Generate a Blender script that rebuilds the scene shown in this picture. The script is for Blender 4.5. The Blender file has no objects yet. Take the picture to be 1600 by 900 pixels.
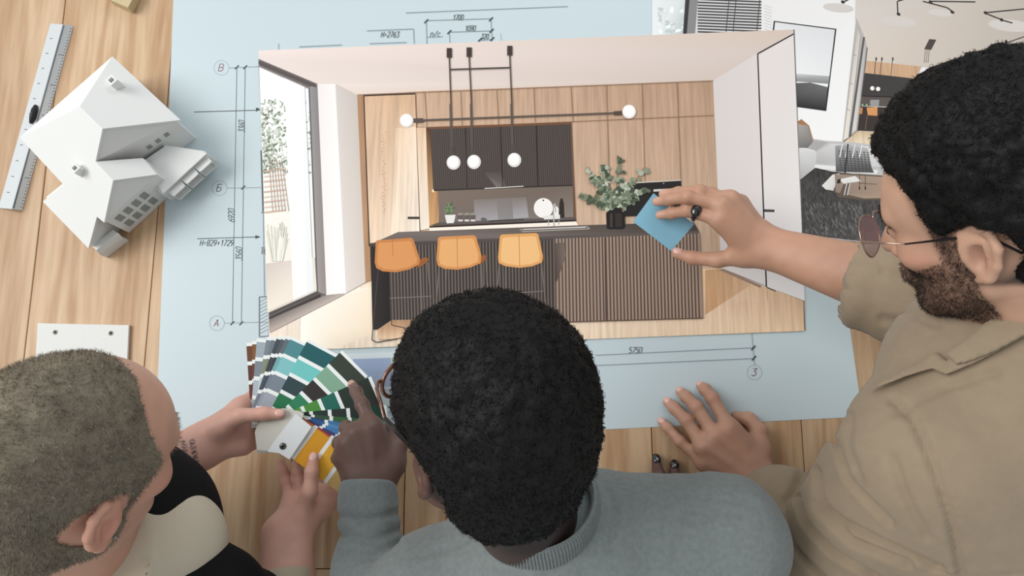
import bpy, bmesh, math, random
import numpy as np
from mathutils import Vector, Matrix, geometry

# ------------------------------------------------------------------ camera, sky, light, exposure
SC = bpy.context.scene
COL = SC.collection
ZT = 0.75                       # height of the table top
FPX = 1140.0                    # focal length for a 1600 x 900 frame
TILT = math.radians(10.0)
CAMH = 1.25
DIST = CAMH / math.cos(TILT)
CAM = np.array([0.0, -DIST * math.sin(TILT), ZT + CAMH])
CX = np.array([1.0, 0, 0]); CY = np.array([0, math.cos(TILT), math.sin(TILT)]); CZ = np.array([0, -math.sin(TILT), math.cos(TILT)])

cam_data = bpy.data.cameras.new('camera'); cam = bpy.data.objects.new('camera', cam_data); COL.objects.link(cam)
cam.location = CAM; cam.rotation_euler = (TILT, 0, 0)
cam_data.sensor_width = 36.0; cam_data.lens = FPX / 1600 * 36.0; cam_data.clip_start = 0.02
SC.camera = cam

world = bpy.data.worlds.new('world'); SC.world = world; world.use_nodes = True
bg = world.node_tree.nodes['Background']; bg.inputs[0].default_value = (0.93, 0.97, 1.0, 1); bg.inputs[1].default_value = 0.62

def area_light(name, loc, target, size, size_y, power, colour):
    L = bpy.data.lights.new(name, 'AREA'); L.shape = 'RECTANGLE'; L.size = size; L.size_y = size_y
    L.energy = power; L.color = colour
    o = bpy.data.objects.new(name, L); COL.objects.link(o); o.location = loc
    o.rotation_euler = (Vector(target) - Vector(loc)).to_track_quat('-Z', 'Y').to_euler()
    return o
area_light('window_daylight', (-9.4, 1.6, 10.2), (0.1, 0.0, 0.75), 8.5, 6.8, 1420, (1.0, 0.985, 0.96))
area_light('far_fill_light', (3.5, 10.5, 8.6), (0.2, 0.0, 0.75), 8.0, 5.0, 330, (0.97, 0.99, 1.0))  # added fill lamp that brightens the table's right side, not a known window

vs = SC.view_settings
vs.view_transform = 'Standard'; vs.look = 'None'; vs.exposure = 0.0; vs.gamma = 1.0; vs.use_curve_mapping = False

# ------------------------------------------------------------------ helpers
def U(px, py, h=0.0):
    """point at height h above the table that the photograph shows at pixel (px, py)"""
    dx = (px - 800) / FPX; dy = -(py - 450) / FPX
    d = dx * CX + dy * CY - CZ
    s = (ZT + h - CAM[2]) / d[2]
    return CAM + s * d
def PROJ(P):
    Q = np.asarray(P) - CAM
    z = -(Q @ CZ)
    return 800 + FPX * (Q @ CX) / z, 450 - FPX * (Q @ CY) / z
def frame_at(px, py):
    dx = (px - 800) / FPX; dy = -(py - 450) / FPX
    v = dx * CX + dy * CY - CZ; v = v / np.linalg.norm(v)
    r = np.cross(v, CY); r = r / np.linalg.norm(r)
    return r, np.cross(r, v), -v
def s2l(c):
    c = np.asarray(c, dtype=float) / 255.0
    return np.where(c <= 0.04045, c / 12.92, ((c + 0.055) / 1.055) ** 2.4)
def rgba(c):
    l = s2l(c); return (float(l[0]), float(l[1]), float(l[2]), 1.0)

MATS = {}
def mat(name, col=(200, 200, 200), rough=0.6, spec=0.3, metal=0.0, attr=False, bump=0.0, bscale=300.0, var=0.0, vscale=40.0,
        alpha=None, coat=0.0, sss=0.0, sheen=0.0):
    if name in MATS: return MATS[name]
    m = bpy.data.materials.new(name); m.use_nodes = True; nt = m.node_tree; N = nt.nodes; b = N['Principled BSDF']
    b.inputs['Base Color'].default_value = rgba(col); b.inputs['Roughness'].default_value = rough
    b.inputs['Specular IOR Level'].default_value = spec; b.inputs['Metallic'].default_value = metal
    b.inputs['Coat Weight'].default_value = coat
    if sheen: b.inputs['Sheen Weight'].default_value = sheen
    if sss:
        b.inputs['Subsurface Weight'].default_value = sss; b.inputs['Subsurface Radius'].default_value = (0.006, 0.0025, 0.0015)
        b.inputs['Subsurface Scale'].default_value = 1.0
    src = None
    if attr:
        a = N.new('ShaderNodeAttribute'); a.attribute_name = 'Col'; src = a.outputs['Color']
    if var:
        n = N.new('ShaderNodeTexNoise'); n.inputs['Scale'].default_value = vscale; n.inputs['Detail'].default_value = 5
        tc = N.new('ShaderNodeTexCoord'); nt.links.new(tc.outputs['Object'], n.inputs['Vector'])
        mr = N.new('ShaderNodeMapRange'); mr.inputs[1].default_value = 0.25; mr.inputs[2].default_value = 0.75
        mr.inputs[3].default_value = 1 - var; mr.inputs[4].default_value = 1 + var; nt.links.new(n.outputs['Fac'], mr.inputs[0])
        mx = N.new('ShaderNodeVectorMath'); mx.operation = 'SCALE'
        if src is not None: nt.links.new(src, mx.inputs[0])
        else: mx.inputs[0].default_value = rgba(col)[:3]
        nt.links.new(mr.outputs[0], mx.inputs['Scale']); src = mx.outputs[0]
    if src is not None: nt.links.new(src, b.inputs['Base Color'])
    if bump:
        n = N.new('ShaderNodeTexNoise'); n.inputs['Scale'].default_value = bscale; n.inputs['Detail'].default_value = 3
        tc = N.new('ShaderNodeTexCoord'); nt.links.new(tc.outputs['Object'], n.inputs['Vector'])
        bp = N.new('ShaderNodeBump'); bp.inputs['Strength'].default_value = bump; bp.inputs['Distance'].default_value = 0.001
        nt.links.new(n.outputs['Fac'], bp.inputs['Height']); nt.links.new(bp.outputs['Normal'], b.inputs['Normal'])
    if alpha is not None:
        b.inputs['Alpha'].default_value = alpha
    MATS[name] = m
    return m

def wood_material(name, light, dark, knot=(120, 75, 45), axis=1, rand=0.12, scale=1.0, attr=False, contrast=1.0):
    m = bpy.data.materials.new(name); m.use_nodes = True; nt = m.node_tree; N = nt.nodes; Lk = nt.links; b = N['Principled BSDF']
    b.inputs['Roughness'].default_value = 0.45; b.inputs['Specular IOR Level'].default_value = 0.3
    tc = N.new('ShaderNodeTexCoord'); oi = N.new('ShaderNodeObjectInfo')
    add = N.new('ShaderNodeVectorMath'); add.operation = 'ADD'
    sc = N.new('ShaderNodeVectorMath'); sc.operation = 'SCALE'; sc.inputs[0].default_value = (3.1, 7.7, 1.3)
    Lk.new(oi.outputs['Random'], sc.inputs['Scale']); Lk.new(tc.outputs['Object'], add.inputs[0]); Lk.new(sc.outputs[0], add.inputs[1])
    mp = N.new('ShaderNodeMapping'); s = [1.0 * scale, 1.0 * scale, 1.0 * scale]; s[axis] = 0.07 * scale
    mp.inputs['Scale'].default_value = s; Lk.new(add.outputs[0], mp.inputs['Vector'])
    # knots: sparse cells
    mk = N.new('ShaderNodeMapping'); sk = [1, 1, 1]; sk[axis] = 0.55; mk.inputs['Scale'].default_value = sk; Lk.new(add.outputs[0], mk.inputs['Vector'])
    vo = N.new('ShaderNodeTexVoronoi'); vo.inputs['Scale'].default_value = 3.6 * scale; Lk.new(mk.outputs[0], vo.inputs['Vector'])
    kn = N.new('ShaderNodeMapRange'); kn.inputs[1].default_value = 0.02; kn.inputs[2].default_value = 0.07; kn.inputs[3].default_value = 1; kn.inputs[4].default_value = 0
    Lk.new(vo.outputs['Distance'], kn.inputs[0])
    # grain bends round the knots
    n1 = N.new('ShaderNodeTexNoise'); n1.inputs['Scale'].default_value = 9; n1.inputs['Detail'].default_value = 4; Lk.new(mp.outputs[0], n1.inputs['Vector'])
    rings = N.new('ShaderNodeMath'); rings.operation = 'MULTIPLY'; rings.inputs[1].default_value = 42; Lk.new(n1.outputs['Fac'], rings.inputs[0])
    vd = N.new('ShaderNodeMath'); vd.operation = 'MULTIPLY_ADD'; vd.inputs[1].default_value = 6.0; Lk.new(vo.outputs['Distance'], vd.inputs[0]); Lk.new(rings.outputs[0], vd.inputs[2])
    sn = N.new('ShaderNodeMath'); sn.operation = 'SINE'; Lk.new(vd.outputs[0], sn.inputs[0])
    n2 = N.new('ShaderNodeTexNoise'); n2.inputs['Scale'].default_value = 130; n2.inputs['Detail'].default_value = 3; Lk.new(mp.outputs[0], n2.inputs['Vector'])
    mix = N.new('ShaderNodeMath'); mix.operation = 'MULTIPLY_ADD'; mix.inputs[1].default_value = 0.16 * contrast; mix.inputs[2].default_value = 0.14; Lk.new(sn.outputs[0], mix.inputs[0])
    mix2 = N.new('ShaderNodeMath'); mix2.operation = 'MULTIPLY_ADD'; mix2.inputs[1].default_value = 0.55 * contrast; Lk.new(n2.outputs['Fac'], mix2.inputs[0]); Lk.new(mix.outputs[0], mix2.inputs[2])
    cm = N.new('ShaderNodeMix'); cm.data_type = 'RGBA'; cm.inputs[6].default_value = rgba(light); cm.inputs[7].default_value = rgba(dark); Lk.new(mix2.outputs[0], cm.inputs[0])
    ck = N.new('ShaderNodeMix'); ck.data_type = 'RGBA'; ck.inputs[7].default_value = rgba(knot); Lk.new(kn.outputs[0], ck.inputs[0]); Lk.new(cm.outputs[2], ck.inputs[6])
    tv = N.new('ShaderNodeMapRange'); tv.inputs[3].default_value = 1 - rand; tv.inputs[4].default_value = 1 + rand * 0.5; Lk.new(oi.outputs['Random'], tv.inputs[0])
    ml = N.new('ShaderNodeVectorMath'); ml.operation = 'SCALE'; Lk.new(ck.outputs[2], ml.inputs[0]); Lk.new(tv.outputs[0], ml.inputs['Scale'])
    Lk.new(ml.outputs[0], b.inputs['Base Color'])
    bp = N.new('ShaderNodeBump'); bp.inputs['Strength'].default_value = 0.25; bp.inputs['Distance'].default_value = 0.0006
    Lk.new(mix2.outputs[0], bp.inputs['Height']); Lk.new(bp.outputs['Normal'], b.inputs['Normal'])
    MATS[name] = m
    return m

def link(o, parent=None):
    COL.objects.link(o)
    if parent is not None: o.parent = parent
    return o
def tag(o, label=None, cat=None, group=None, kind=None):
    if label: o['label'] = label
    if cat: o['category'] = cat
    if group: o['group'] = group
    if kind: o['kind'] = kind
    return o
def empty(name, loc):
    o = bpy.data.objects.new(name, None); o.empty_display_size = 0.05; COL.objects.link(o); o.location = Vector(loc)
    return o
def origin_of(p):
    return np.array(p.location) if p is not None else np.zeros(3)
def mesh_obj(name, V, F, material, parent=None, cols=None, smooth=False, mats=None, midx=None, origin=None):
    """world-space vertices; the object's origin goes to its parent's origin or to `origin`"""
    V = np.asarray(V, dtype=np.float64)
    po = origin_of(parent)
    oo = np.asarray(origin, dtype=float) if origin is not None else (po if parent is not None else V.mean(axis=0))
    me = bpy.data.meshes.new(name)
    W = V - oo
    if isinstance(F, np.ndarray):
        n, k = F.shape
        me.vertices.add(len(W)); me.vertices.foreach_set('co', W.astype(np.float32).ravel())
        me.loops.add(n * k); me.loops.foreach_set('vertex_index', F.astype(np.int32).ravel())
        me.polygons.add(n); me.polygons.foreach_set('loop_start', np.arange(0, n * k, k, dtype=np.int32))
        me.update(calc_edges=True); me.validate()
    else:
        me.from_pydata([tuple(v) for v in W], [], [tuple(f) for f in F]); me.update()
    if cols is not None:
        a = me.color_attributes.new('Col', 'FLOAT_COLOR', 'POINT')
        c = np.ones((len(W), 4), dtype=np.float32); c[:, :3] = np.asarray(cols)[:, :3]
        a.data.foreach_set('color', c.ravel())
    for mm in (mats or [material]): me.materials.append(mm)
    if midx is not None: me.polygons.foreach_set('material_index', np.asarray(midx, dtype=np.int32))
    if smooth: me.polygons.foreach_set('use_smooth', np.ones(len(me.polygons), dtype=bool))
    o = bpy.data.objects.new(name, me); link(o, parent); o.location = Vector(oo - po)
    return o
def bevel(o, w, seg=2):
    md = o.modifiers.new('bevel', 'BEVEL'); md.width = w; md.segments = seg; md.limit_method = 'ANGLE'; return o
def prism(name, top, down, material, parent=None, bev=0.0, cols=None, origin=None):
    """solid from an outline of world points pushed along the vector `down`"""
    top = [np.asarray(p, float) for p in top]; n = len(top)
    down = np.asarray(down, float)
    nrm = np.zeros(3)
    for i in range(n): nrm += np.cross(top[i] - top[0], top[(i + 1) % n] - top[0])
    if nrm @ down > 0: top = top[::-1]
    V = top + [p + down for p in top]
    F = [tuple(range(n)), tuple(range(2 * n - 1, n - 1, -1))] + [(i, i + n, (i + 1) % n + n, (i + 1) % n) for i in range(n)]
    o = mesh_obj(name, V, F, material, parent, origin=origin)
    if bev: bevel(o, bev)
    return o
def box(name, lo, hi, material, parent=None, bev=0.0, origin=None):
    (x0, y0, z0), (x1, y1, z1) = lo, hi
    return prism(name, [(x0, y0, z1), (x1, y0, z1), (x1, y1, z1), (x0, y1, z1)], (0, 0, z0 - z1), material, parent, bev, origin=origin)
def tube(name, pts, rad, material, parent=None, seg=10, closed=False, cap=True, flat=None):
    P = np.asarray(pts, float); n = len(P); rad = np.broadcast_to(np.asarray(rad, float), (n,))
    V = []; F = []
    prev = None
    for i in range(n):
        a = P[(i - 1) % n] if (closed or i > 0) else P[i]; b = P[(i + 1) % n] if (closed or i < n - 1) else P[i]
        d = b - a; d /= np.linalg.norm(d) + 1e-12
        if prev is None:
            s = np.cross(d, (0, 0, 1.0)); s = s if np.linalg.norm(s) > 1e-3 else np.cross(d, (1.0, 0, 0))
        else: s = prev - d * (prev @ d)
        s /= np.linalg.norm(s); t = np.cross(d, s); prev = s
        for k in range(seg):
            an = 2 * math.pi * k / seg
            V.append(P[i] + rad[i] * (math.cos(an) * s + math.sin(an) * t))
    for i in range(n if closed else n - 1):
        for k in range(seg):
            j = (i + 1) % n
            F.append((i * seg + k, i * seg + (k + 1) % seg, j * seg + (k + 1) % seg, j * seg + k))
    if cap and not closed:
        F.append(tuple(range(seg - 1, -1, -1))); F.append(tuple((n - 1) * seg + k for k in range(seg)))
    return mesh_obj(name, V, F, material, parent, smooth=True)

# ------------------------------------------------------------------ flat printing
class Print:
    """flat ink on a sheet: coloured polygons given in photograph pixels, laid on the sheet's own plane"""
    def __init__(s, h, step=5e-6): s.keep = False; s.h = h; s.step = s.full = step; s.V = []; s.F = []; s.C = []; s.M = []
    def flat(s, on):
        """marks of one colour lie almost level"""
        s.h += s.step; s.keep = on; s.step = 1.8e-6 if on else s.full
    def poly(s, pts, col, m=0):
        s.h += s.step
        P = [U(x, y, s.h) for x, y in pts]; b = len(s.V)
        cl = [s2l(c) for c in col] if hasattr(col[0], '__len__') else [s2l(col)] * len(pts)
        s.V += P; s.C += cl
        if len(pts) <= 4:
            tri = [tuple(range(len(pts)))]
        else:
            tri = geometry.tessellate_polygon([[Vector((x, y, 0)) for x, y in pts]])
        for f in tri:
            f = list(f)
            a, bb, c = P[f[0]], P[f[1]], P[f[2]]
            if np.cross(bb - a, c - a)[2] < 0: f = f[::-1]
            s.F.append(tuple(b + i for i in f)); s.M.append(m)
    def line(s, pts, w, col, m=0):
        k0 = s.keep
        if not k0: s.flat(True)
        for (x0, y0), (x1, y1) in zip(pts[:-1], pts[1:]):
            L = math.hypot(x1 - x0, y1 - y0) + 1e-9; nx, ny = -(y1 - y0) / L * w / 2, (x1 - x0) / L * w / 2
            s.poly([(x0 + nx, y0 + ny), (x1 + nx, y1 + ny), (x1 - nx, y1 - ny), (x0 - nx, y0 - ny)], col, m)
        if not k0: s.flat(False)
    def oval(s, x, y, rx, ry, col, ang=0.0, n=14, m=0):
        c, q = math.cos(ang), math.sin(ang)
        s.poly([(x + rx * math.cos(t) * c - ry * math.sin(t) * q, y + rx * math.cos(t) * q + ry * math.sin(t) * c)
                for t in [2 * math.pi * i / n for i in range(n)]], col, m)
    def ring(s, x, y, r, w, col, n=28):
        s.line([(x + r * math.cos(2 * math.pi * i / n), y + r * math.sin(2 * math.pi * i / n)) for i in range(n + 1)], w, col)
    def ribs(s, tl, tr, br, bl, n, ca, cb, duty=0.5, m=0):
        """upright slats: ground colour ca, grooves cb"""
        s.poly([tl, tr, br, bl], ca, m)
        L = lambda a, b, t: (a[0] + (b[0] - a[0]) * t, a[1] + (b[1] - a[1]) * t)
        s.flat(True)
        for i in range(n):
            t0, t1 = i / n, (i + duty) / n
            s.poly([L(tl, tr, t0), L(tl, tr, t1), L(bl, br, t1), L(bl, br, t0)], cb, m)
        s.flat(False)
    GL = {'0': [[(0, .2), (.2, 0), (.8, 0), (1, .2), (1, .8), (.8, 1), (.2, 1), (0, .8), (0, .2)]], '1': [[(.2, .7), (.7, 1), (.7, 0)]],
          '2': [[(0, .8), (.2, 1), (.8, 1), (1, .8), (1, .6), (0, 0), (1, 0)]], '3': [[(0, 1), (1, 1), (.4, .6), (.8, .55), (1, .4), (1, .2), (.8, 0), (.2, 0), (0, .15)]],
          '5': [[(1, 1), (.1, 1), (0, .55), (.7, .6), (1, .4), (1, .2), (.8, 0), (.2, 0), (0, .1)]], '6': [[(.9, 1), (.3, .8), (0, .4), (0, .2), (.2, 0), (.8, 0), (1, .2), (1, .4), (.8, .55), (.1, .5)]],
          '7': [[(0, 1), (1, 1), (.3, 0)]], '8': [[(.2, .5), (0, .7), (.2, 1), (.8, 1), (1, .7), (.8, .5), (.2, .5), (0, .25), (.2, 0), (.8, 0), (1, .25), (.8, .5)]],
          '9': [[(.1, 0), (.7, .2), (1, .6), (1, .8), (.8, 1), (.2, 1), (0, .8), (0, .6), (.2, .45), (.9, .5)]], 'H': [[(0, 0), (0, 1)], [(1, 0), (1, 1)], [(0, .5), (1, .5)]],
          '=': [[(.1, .35), (.9, .35)], [(.1, .6), (.9, .6)]], '+': [[(.1, .45), (.9, .45)], [(.5, .15), (.5, .75)]], '/': [[(0, 0), (1, 1)]],
          'п': [[(0, 0), (0, .65)], [(0, .55), (.3, .65), (.8, .65), (.9, .5), (.9, 0)]], 'с': [[(.9, .55), (.7, .65), (.2, .65), (0, .45), (0, .2), (.2, 0), (.7, 0), (.9, .1)]],
          'А': [[(0, 0), (.5, 1), (1, 0)], [(.2, .35), (.8, .35)]], 'Б': [[(1, 1), (0, 1), (0, 0), (.7, 0), (1, .2), (1, .4), (.7, .55), (0, .55)]],
          'В': [[(0, 0), (0, 1), (.7, 1), (.95, .85), (.95, .65), (.7, .52), (0, .52)], [(.7, .52), (1, .4), (1, .15), (.7, 0), (0, 0)]], ' ': []}
    def text(s, t, x, y, hgt, col, ang=0.0, w=1.2, aspect=0.5, slant=0.25):
        """drafting lettering; (x, y) is the lower left corner, ang turns it on the sheet"""
        c, q = math.cos(ang), math.sin(ang); cw = hgt * aspect; s.flat(True)
        for k, ch in enumerate(t):
            for stroke in Print.GL.get(ch, []):
                pts = []
                for u, v in stroke:
                    lx = k * cw * 1.4 + u * cw + v * hgt * slant; ly = -v * hgt
                    pts.append((x + lx * c - ly * q, y + lx * q + ly * c))
                s.line(pts, w * 0.72, col)
        s.flat(False)
    def scatter(s, items, cols, n=8, m=0):
        """many small ovals (x, y, rx, ry, angle), sorted into one level for each colour"""
        for i, c in enumerate(cols):
            s.flat(True)
            for it in items[i::len(cols)]: s.oval(it[0], it[1], it[2], it[3], c, it[4], n, m)
        s.flat(False)
    def build(s, name, mats, parent):
        return mesh_obj(name, s.V, s.F, None, parent, cols=s.C, mats=mats, midx=s.M)

INK = mat('printing_ink', rough=0.45, spec=0.25, attr=True)
PAPER = mat('paper_white', (214, 219, 220), rough=0.5, spec=0.3)
def ink_grain(name, sx, sy, amount, scale):
    m = bpy.data.materials.new(name); m.use_nodes = True; nt = m.node_tree; N = nt.nodes; b = N['Principled BSDF']
    b.inputs['Roughness'].default_value = 0.45; b.inputs['Specular IOR Level'].default_value = 0.25
    a = N.new('ShaderNodeAttribute'); a.attribute_name = 'Col'
    tc = N.new('ShaderNodeTexCoord'); mp = N.new('ShaderNodeMapping'); mp.inputs['Scale'].default_value = (sx, sy, 1); nt.links.new(tc.outputs['Object'], mp.inputs['Vector'])
    n = N.new('ShaderNodeTexNoise'); n.inputs['Scale'].default_value = scale; n.inputs['Detail'].default_value = 6; nt.links.new(mp.outputs[0], n.inputs['Vector'])
    mr = N.new('ShaderNodeMapRange'); mr.inputs[1].default_value = 0.3; mr.inputs[2].default_value = 0.7; mr.inputs[3].default_value = 1 - amount; mr.inputs[4].default_value = 1 + amount
    nt.links.new(n.outputs['Fac'], mr.inputs[0])
    s = N.new('ShaderNodeVectorMath'); s.operation = 'SCALE'; nt.links.new(a.outputs['Color'], s.inputs[0]); nt.links.new(mr.outputs[0], s.inputs['Scale'])
    nt.links.new(s.outputs[0], b.inputs['Base Color'])
    return m
INK_WOOD = ink_grain('printed_wood_ink', 1.0, 0.05, 0.16, 160)
INK_LEAF = ink_grain('printed_foliage_ink', 1.0, 1.0, 0.75, 120)
INK_RUG = ink_grain('printed_rug_ink', 1.0, 0.4, 0.45, 300)
PM = [INK, INK_WOOD, INK_LEAF, INK_RUG]

# ------------------------------------------------------------------ floor and table
floor = box('floor', (-3.5, -3.0, -0.05), (3.5, 3.0, 0.0), mat('floor_concrete', (120, 110, 100), rough=0.7, var=0.1, vscale=5), None)
tag(floor, kind='structure')
TW = wood_material('pine_planks', (212, 185, 152), (158, 116, 78), contrast=1.25)
table = empty('table', (0, 0.12, 0)); tag(table, 'pale pine plank table under the drawings and the house model', 'table')
YB = float(U(520, 888, 0)[1]); YF = 0.86
seams = [-1.25] + [float(U(p, 450)[0]) for p in (-130, 50, 236, 300, 470, 640, 820, 1011, 1238, 1420, 1610, 1790)] + [1.25]
for i in range(len(seams) - 1):
    x0, x1 = seams[i] + 0.0007, seams[i + 1] - 0.0007
    p = box('plank', (x0, YB, ZT - 0.035), (x1, YF, ZT), TW, table, 0.0012)
edge = box('front_batten', (-1.25, YB - 0.022, ZT - 0.04), (1.25, YB - 0.0015, ZT - 0.001), TW, table, 0.0015)
for s_ in (-1, 1):
    for t_ in (YB + 0.07, YF - 0.07):
        box('leg', (s_ * 1.17 - 0.035, t_ - 0.035, 0), (s_ * 1.17 + 0.035, t_ + 0.035, ZT - 0.035), TW, table, 0.003)
box('apron', (-1.13, YF - 0.09, ZT - 0.12), (1.13, YF - 0.07, ZT - 0.035), TW, table)
box('apron', (-1.13, YB + 0.07, ZT - 0.12), (1.13, YB + 0.09, ZT - 0.035), TW, table)

# ------------------------------------------------------------------ the big drawing
def sheet(name, corners, h, thick, material, parent=None):
    return prism(name, [U(x, y, h) for x, y in corners], (0, 0, -thick), material, parent, origin=None)
BLUE = mat('drawing_paper', (193, 207, 211), rough=0.36, spec=0.45, var=0.02, vscale=3)
bp = sheet('drawing_sheet', [(273, -50), (1246, -50), (1348, 651), (242, 706)], 0.0006, 0.0005, BLUE)
tag(bp, 'large pale blue floor plan sheet with dimension lines spread over the table', 'drawing')
D = Print(0.00062)
LN = (140, 150, 158); DK = (62, 68, 74); RD = (122, 72, 82)
for cx_, cy_, ch in ((346, 106, 'В'), (343, 294, 'Б'), (339, 505, 'А'), (1179, 582, '3')):
    D.ring(cx_, cy_, 11.5, 1.0, (165, 174, 180)); D.text(ch, cx_ - 5, cy_ + 5, 11, RD if ch != 'Б' else (75, 70, 80), w=1.5, aspect=0.6)
D.line([(358, 106), (406, 104)], 0.9, LN); D.line([(355, 294), (408, 293)], 0.9, LN); D.line([(351, 505), (420, 503)], 0.9, LN)
D.line([(370, 105), (363, 506)], 1.0, (120, 128, 136)); D.line([(383, 105), (377, 506)], 1.0, (120, 128, 136))
for x, y in ((370, 105), (383, 105), (380, 293), (363, 505), (377, 505)): D.line([(x - 3, y + 3), (x + 3, y - 3)], 1.8, DK)
D.line([(303, 175), (406, 172)], 1.0, DK); D.line([(308, 373), (406, 370)], 1.0, DK)
D.poly([(406, 170), (400, 168), (400, 174.5)], DK); D.poly([(407, 370), (399, 367.5), (399, 373)], DK)
D.text('H=829+1729', 312, 384, 9, DK, w=1.2, aspect=0.42)
D.text('3360', 382, 207, 9, DK, ang=-math.pi / 2, w=1.1, aspect=0.38); D.text('6920', 366, 347, 9.5, DK, ang=-math.pi / 2, w=1.1, aspect=0.4)
D.text('3560', 378, 407, 9.5, DK, ang=-math.pi / 2, w=1.1, aspect=0.4); D.text('780', 416, 399, 7, DK, ang=-math.pi / 2, w=1.0, aspect=0.42)
D.line([(408, 235), (411, 330)], 2.2, (90, 98, 104)); D.line([(411, 330), (413, 462)], 0.9, LN); D.line([(408, 332), (414, 331)], 1, DK)
D.line([(405, 464), (420, 463), (420, 525), (405, 526), (405, 464)], 1.2, (95, 105, 112))
for k in range(10): D.line([(405, 472 + k * 5.5), (420, 464 + k * 5.5)], 0.6, LN)
D.line([(634, 20), (887, 10)], 1.0, LN)
D.line([(666, 32), (768, 29)], 1.0, LN); D.line([(666, 32), (667, 72)], 1.0, LN); D.line([(767, 29), (769, 66)], 1.0, LN)
D.line([(702, 50), (768, 48)], 1.0, LN); D.line([(702, 50), (703, 68)], 0.9, LN); D.line([(748, 63), (770, 61)], 1.0, LN); D.line([(782, 52), (783, 63)], 0.8, (180, 190, 196))
for x, y in ((666, 33), (767, 30), (702, 50), (768, 48), (750, 62), (769, 61)): D.line([(x - 3, y + 3), (x + 3, y - 3)], 2.0, DK)
D.text('1700', 707, 31, 8, DK, w=1.1, aspect=0.38); D.text('1090', 726, 48, 8, DK, w=1.1, aspect=0.38); D.text('320', 751, 60.5, 7.5, DK, w=1.1, aspect=0.4)
D.text('п/с', 672, 57, 9, DK, w=1.1, aspect=0.45); D.line([(667, 58), (692, 57)], 0.8, LN)
D.line([(573, 48), (646, 45), (647, 68)], 1.0, LN); D.text('H=2763', 595, 58, 8.5, DK, w=1.2, aspect=0.4); D.line([(577, 68), (635, 66)], 1.0, LN)
D.line([(467, 73), (534, 70)], 1.0, LN); D.line([(435, 68), (435, 77)], 0.8, LN)
D.line([(930, 555), (1180, 543)], 1.0, (140, 148, 156)); D.line([(930, 571), (1178, 560)], 1.0, (140, 148, 156)); D.line([(1174, 515), (1179, 570)], 0.9, (150, 158, 166))
for x, y in ((1177, 543), (1178, 559)): D.line([(x - 3, y + 4), (x + 3, y - 3)], 2.2, DK)
D.text('5750', 982, 551.5, 9, DK, w=1.1, aspect=0.42)
D.poly([(1316, 374), (1326, 375), (1322, 397), (1318, 397)], (175, 190, 195)); 
for k in range(7): D.line([(1319 + k % 2, 376 + 3 * k), (1325 - k % 2, 377 + 3 * k)], 1.2, (80, 88, 92))
D.poly([(1349, 380), (1352, 380), (1347, 396), (1345, 398)], (40, 44, 46)); D.line([(1376, 385), (1376, 410)], 1.0, LN); D.oval(1335, 392, 4.8, 4.8, (22, 24, 28)); D.oval(1333.6, 390.4, 1.2, 1.2, (160, 170, 176))
tag(D.build('drawn_lines', PM, bp), kind='stuff')

# a card with a blue and a green field between drawing and kitchen picture
sw = sheet('swatch_sheet', [(538, 553), (660, 548), (664, 606), (541, 611)], 0.0012, 0.0004, mat('sheet_white', (212, 222, 226), rough=0.45))
tag(sw, 'white sheet with a printed blue field and a green field behind the fanned colour deck', 'sheet')
Q = Print(0.00123); Q.poly([(551, 561), (611, 559), (614, 604), (553, 606)], (158, 174, 203)); Q.poly([(612.5, 559), (652, 557), (655, 602), (615.5, 604)], (140, 158, 92)); Q.build('printed_fields', PM, sw)
# ------------------------------------------------------------------ living-room picture (under the kitchen picture)
lv = sheet('living_room_print', [(1019, -60), (1680, -60), (1690, 418), (1253, 367.5), (1030, 342)], 0.0016, 0.0006, mat('photo_paper', (225, 224, 222), rough=0.4))
tag(lv, 'colour print of a living room with a grey rug, partly under the kitchen picture', 'print')
P = Print(0.00163)
R_ = random.Random(4)
P.poly([(1019, -60), (1340, -60), (1338, 20), (1316, 224), (1240, 212), (1100, 200), (1030, 60)], [(216, 213, 211), (225, 222, 220), (228, 226, 225), (240, 239, 238), (238, 237, 236), (230, 228, 227), (222, 220, 218)])
P.poly([(1019, -20), (1080, -20), (1074, 60), (1019, 60)], [(222, 226, 226), (205, 210, 210), (170, 178, 178), (228, 232, 232)])
P.scatter([(R_.uniform(1030, 1072), R_.uniform(12, 52), R_.uniform(2, 6), R_.uniform(1, 3), R_.uniform(0, 3)) for k in range(40)], [(236, 240, 240), (188, 198, 196), (214, 220, 219)])
P.poly([(1079, -20), (1093, -20), (1086, 54), (1071, 54)], (132, 130, 130)); P.poly([(1072, -20), (1079, -20), (1073, 54), (1067, 54)], (52, 50, 50))
P.poly([(1092, -20), (1192, -20), (1184, 54), (1086, 54)], (204, 203, 203))
for k in range(16): y = -16 + k * 4.6; P.poly([(1090, y), (1190, y + 4), (1189.5, y + 6.4), (1090, y + 2.4)], (62, 60, 60))
for x in (1140, 1151, 1188): P.line([(x, -10), (x - 6, 54)], 1.4, (70, 68, 68))
for k in range(9): P.line([(1194, 8 + 4.6 * k), (1206, 12 + 4.6 * k)], 0.8, (196, 194, 194))
# framed picture
P.poly([(1209, 32.5), (1307, 45), (1291, 173.5), (1194, 160)], (42, 40, 40))
P.poly([(1211, 34.5), (1304.5, 46.5), (1296, 119), (1203, 112)], [(216, 216, 216), (212, 212, 213), (226, 226, 226), (232, 232, 232)])
P.poly([(1203, 112), (1296, 119), (1294.5, 133), (1201, 127)], [(216, 216, 216), (170, 170, 170), (120, 120, 121), (132, 132, 132)])
P.poly([(1201, 124), (1294, 131), (1293, 137), (1200, 132)], (232, 232, 231)); P.poly([(1200, 131), (1266, 129), (1293, 136), (1289.5, 171), (1196, 158)], [(70, 69, 69), (96, 95, 95), (105, 104, 104), (46, 45, 46), (44, 43, 44)])
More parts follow.
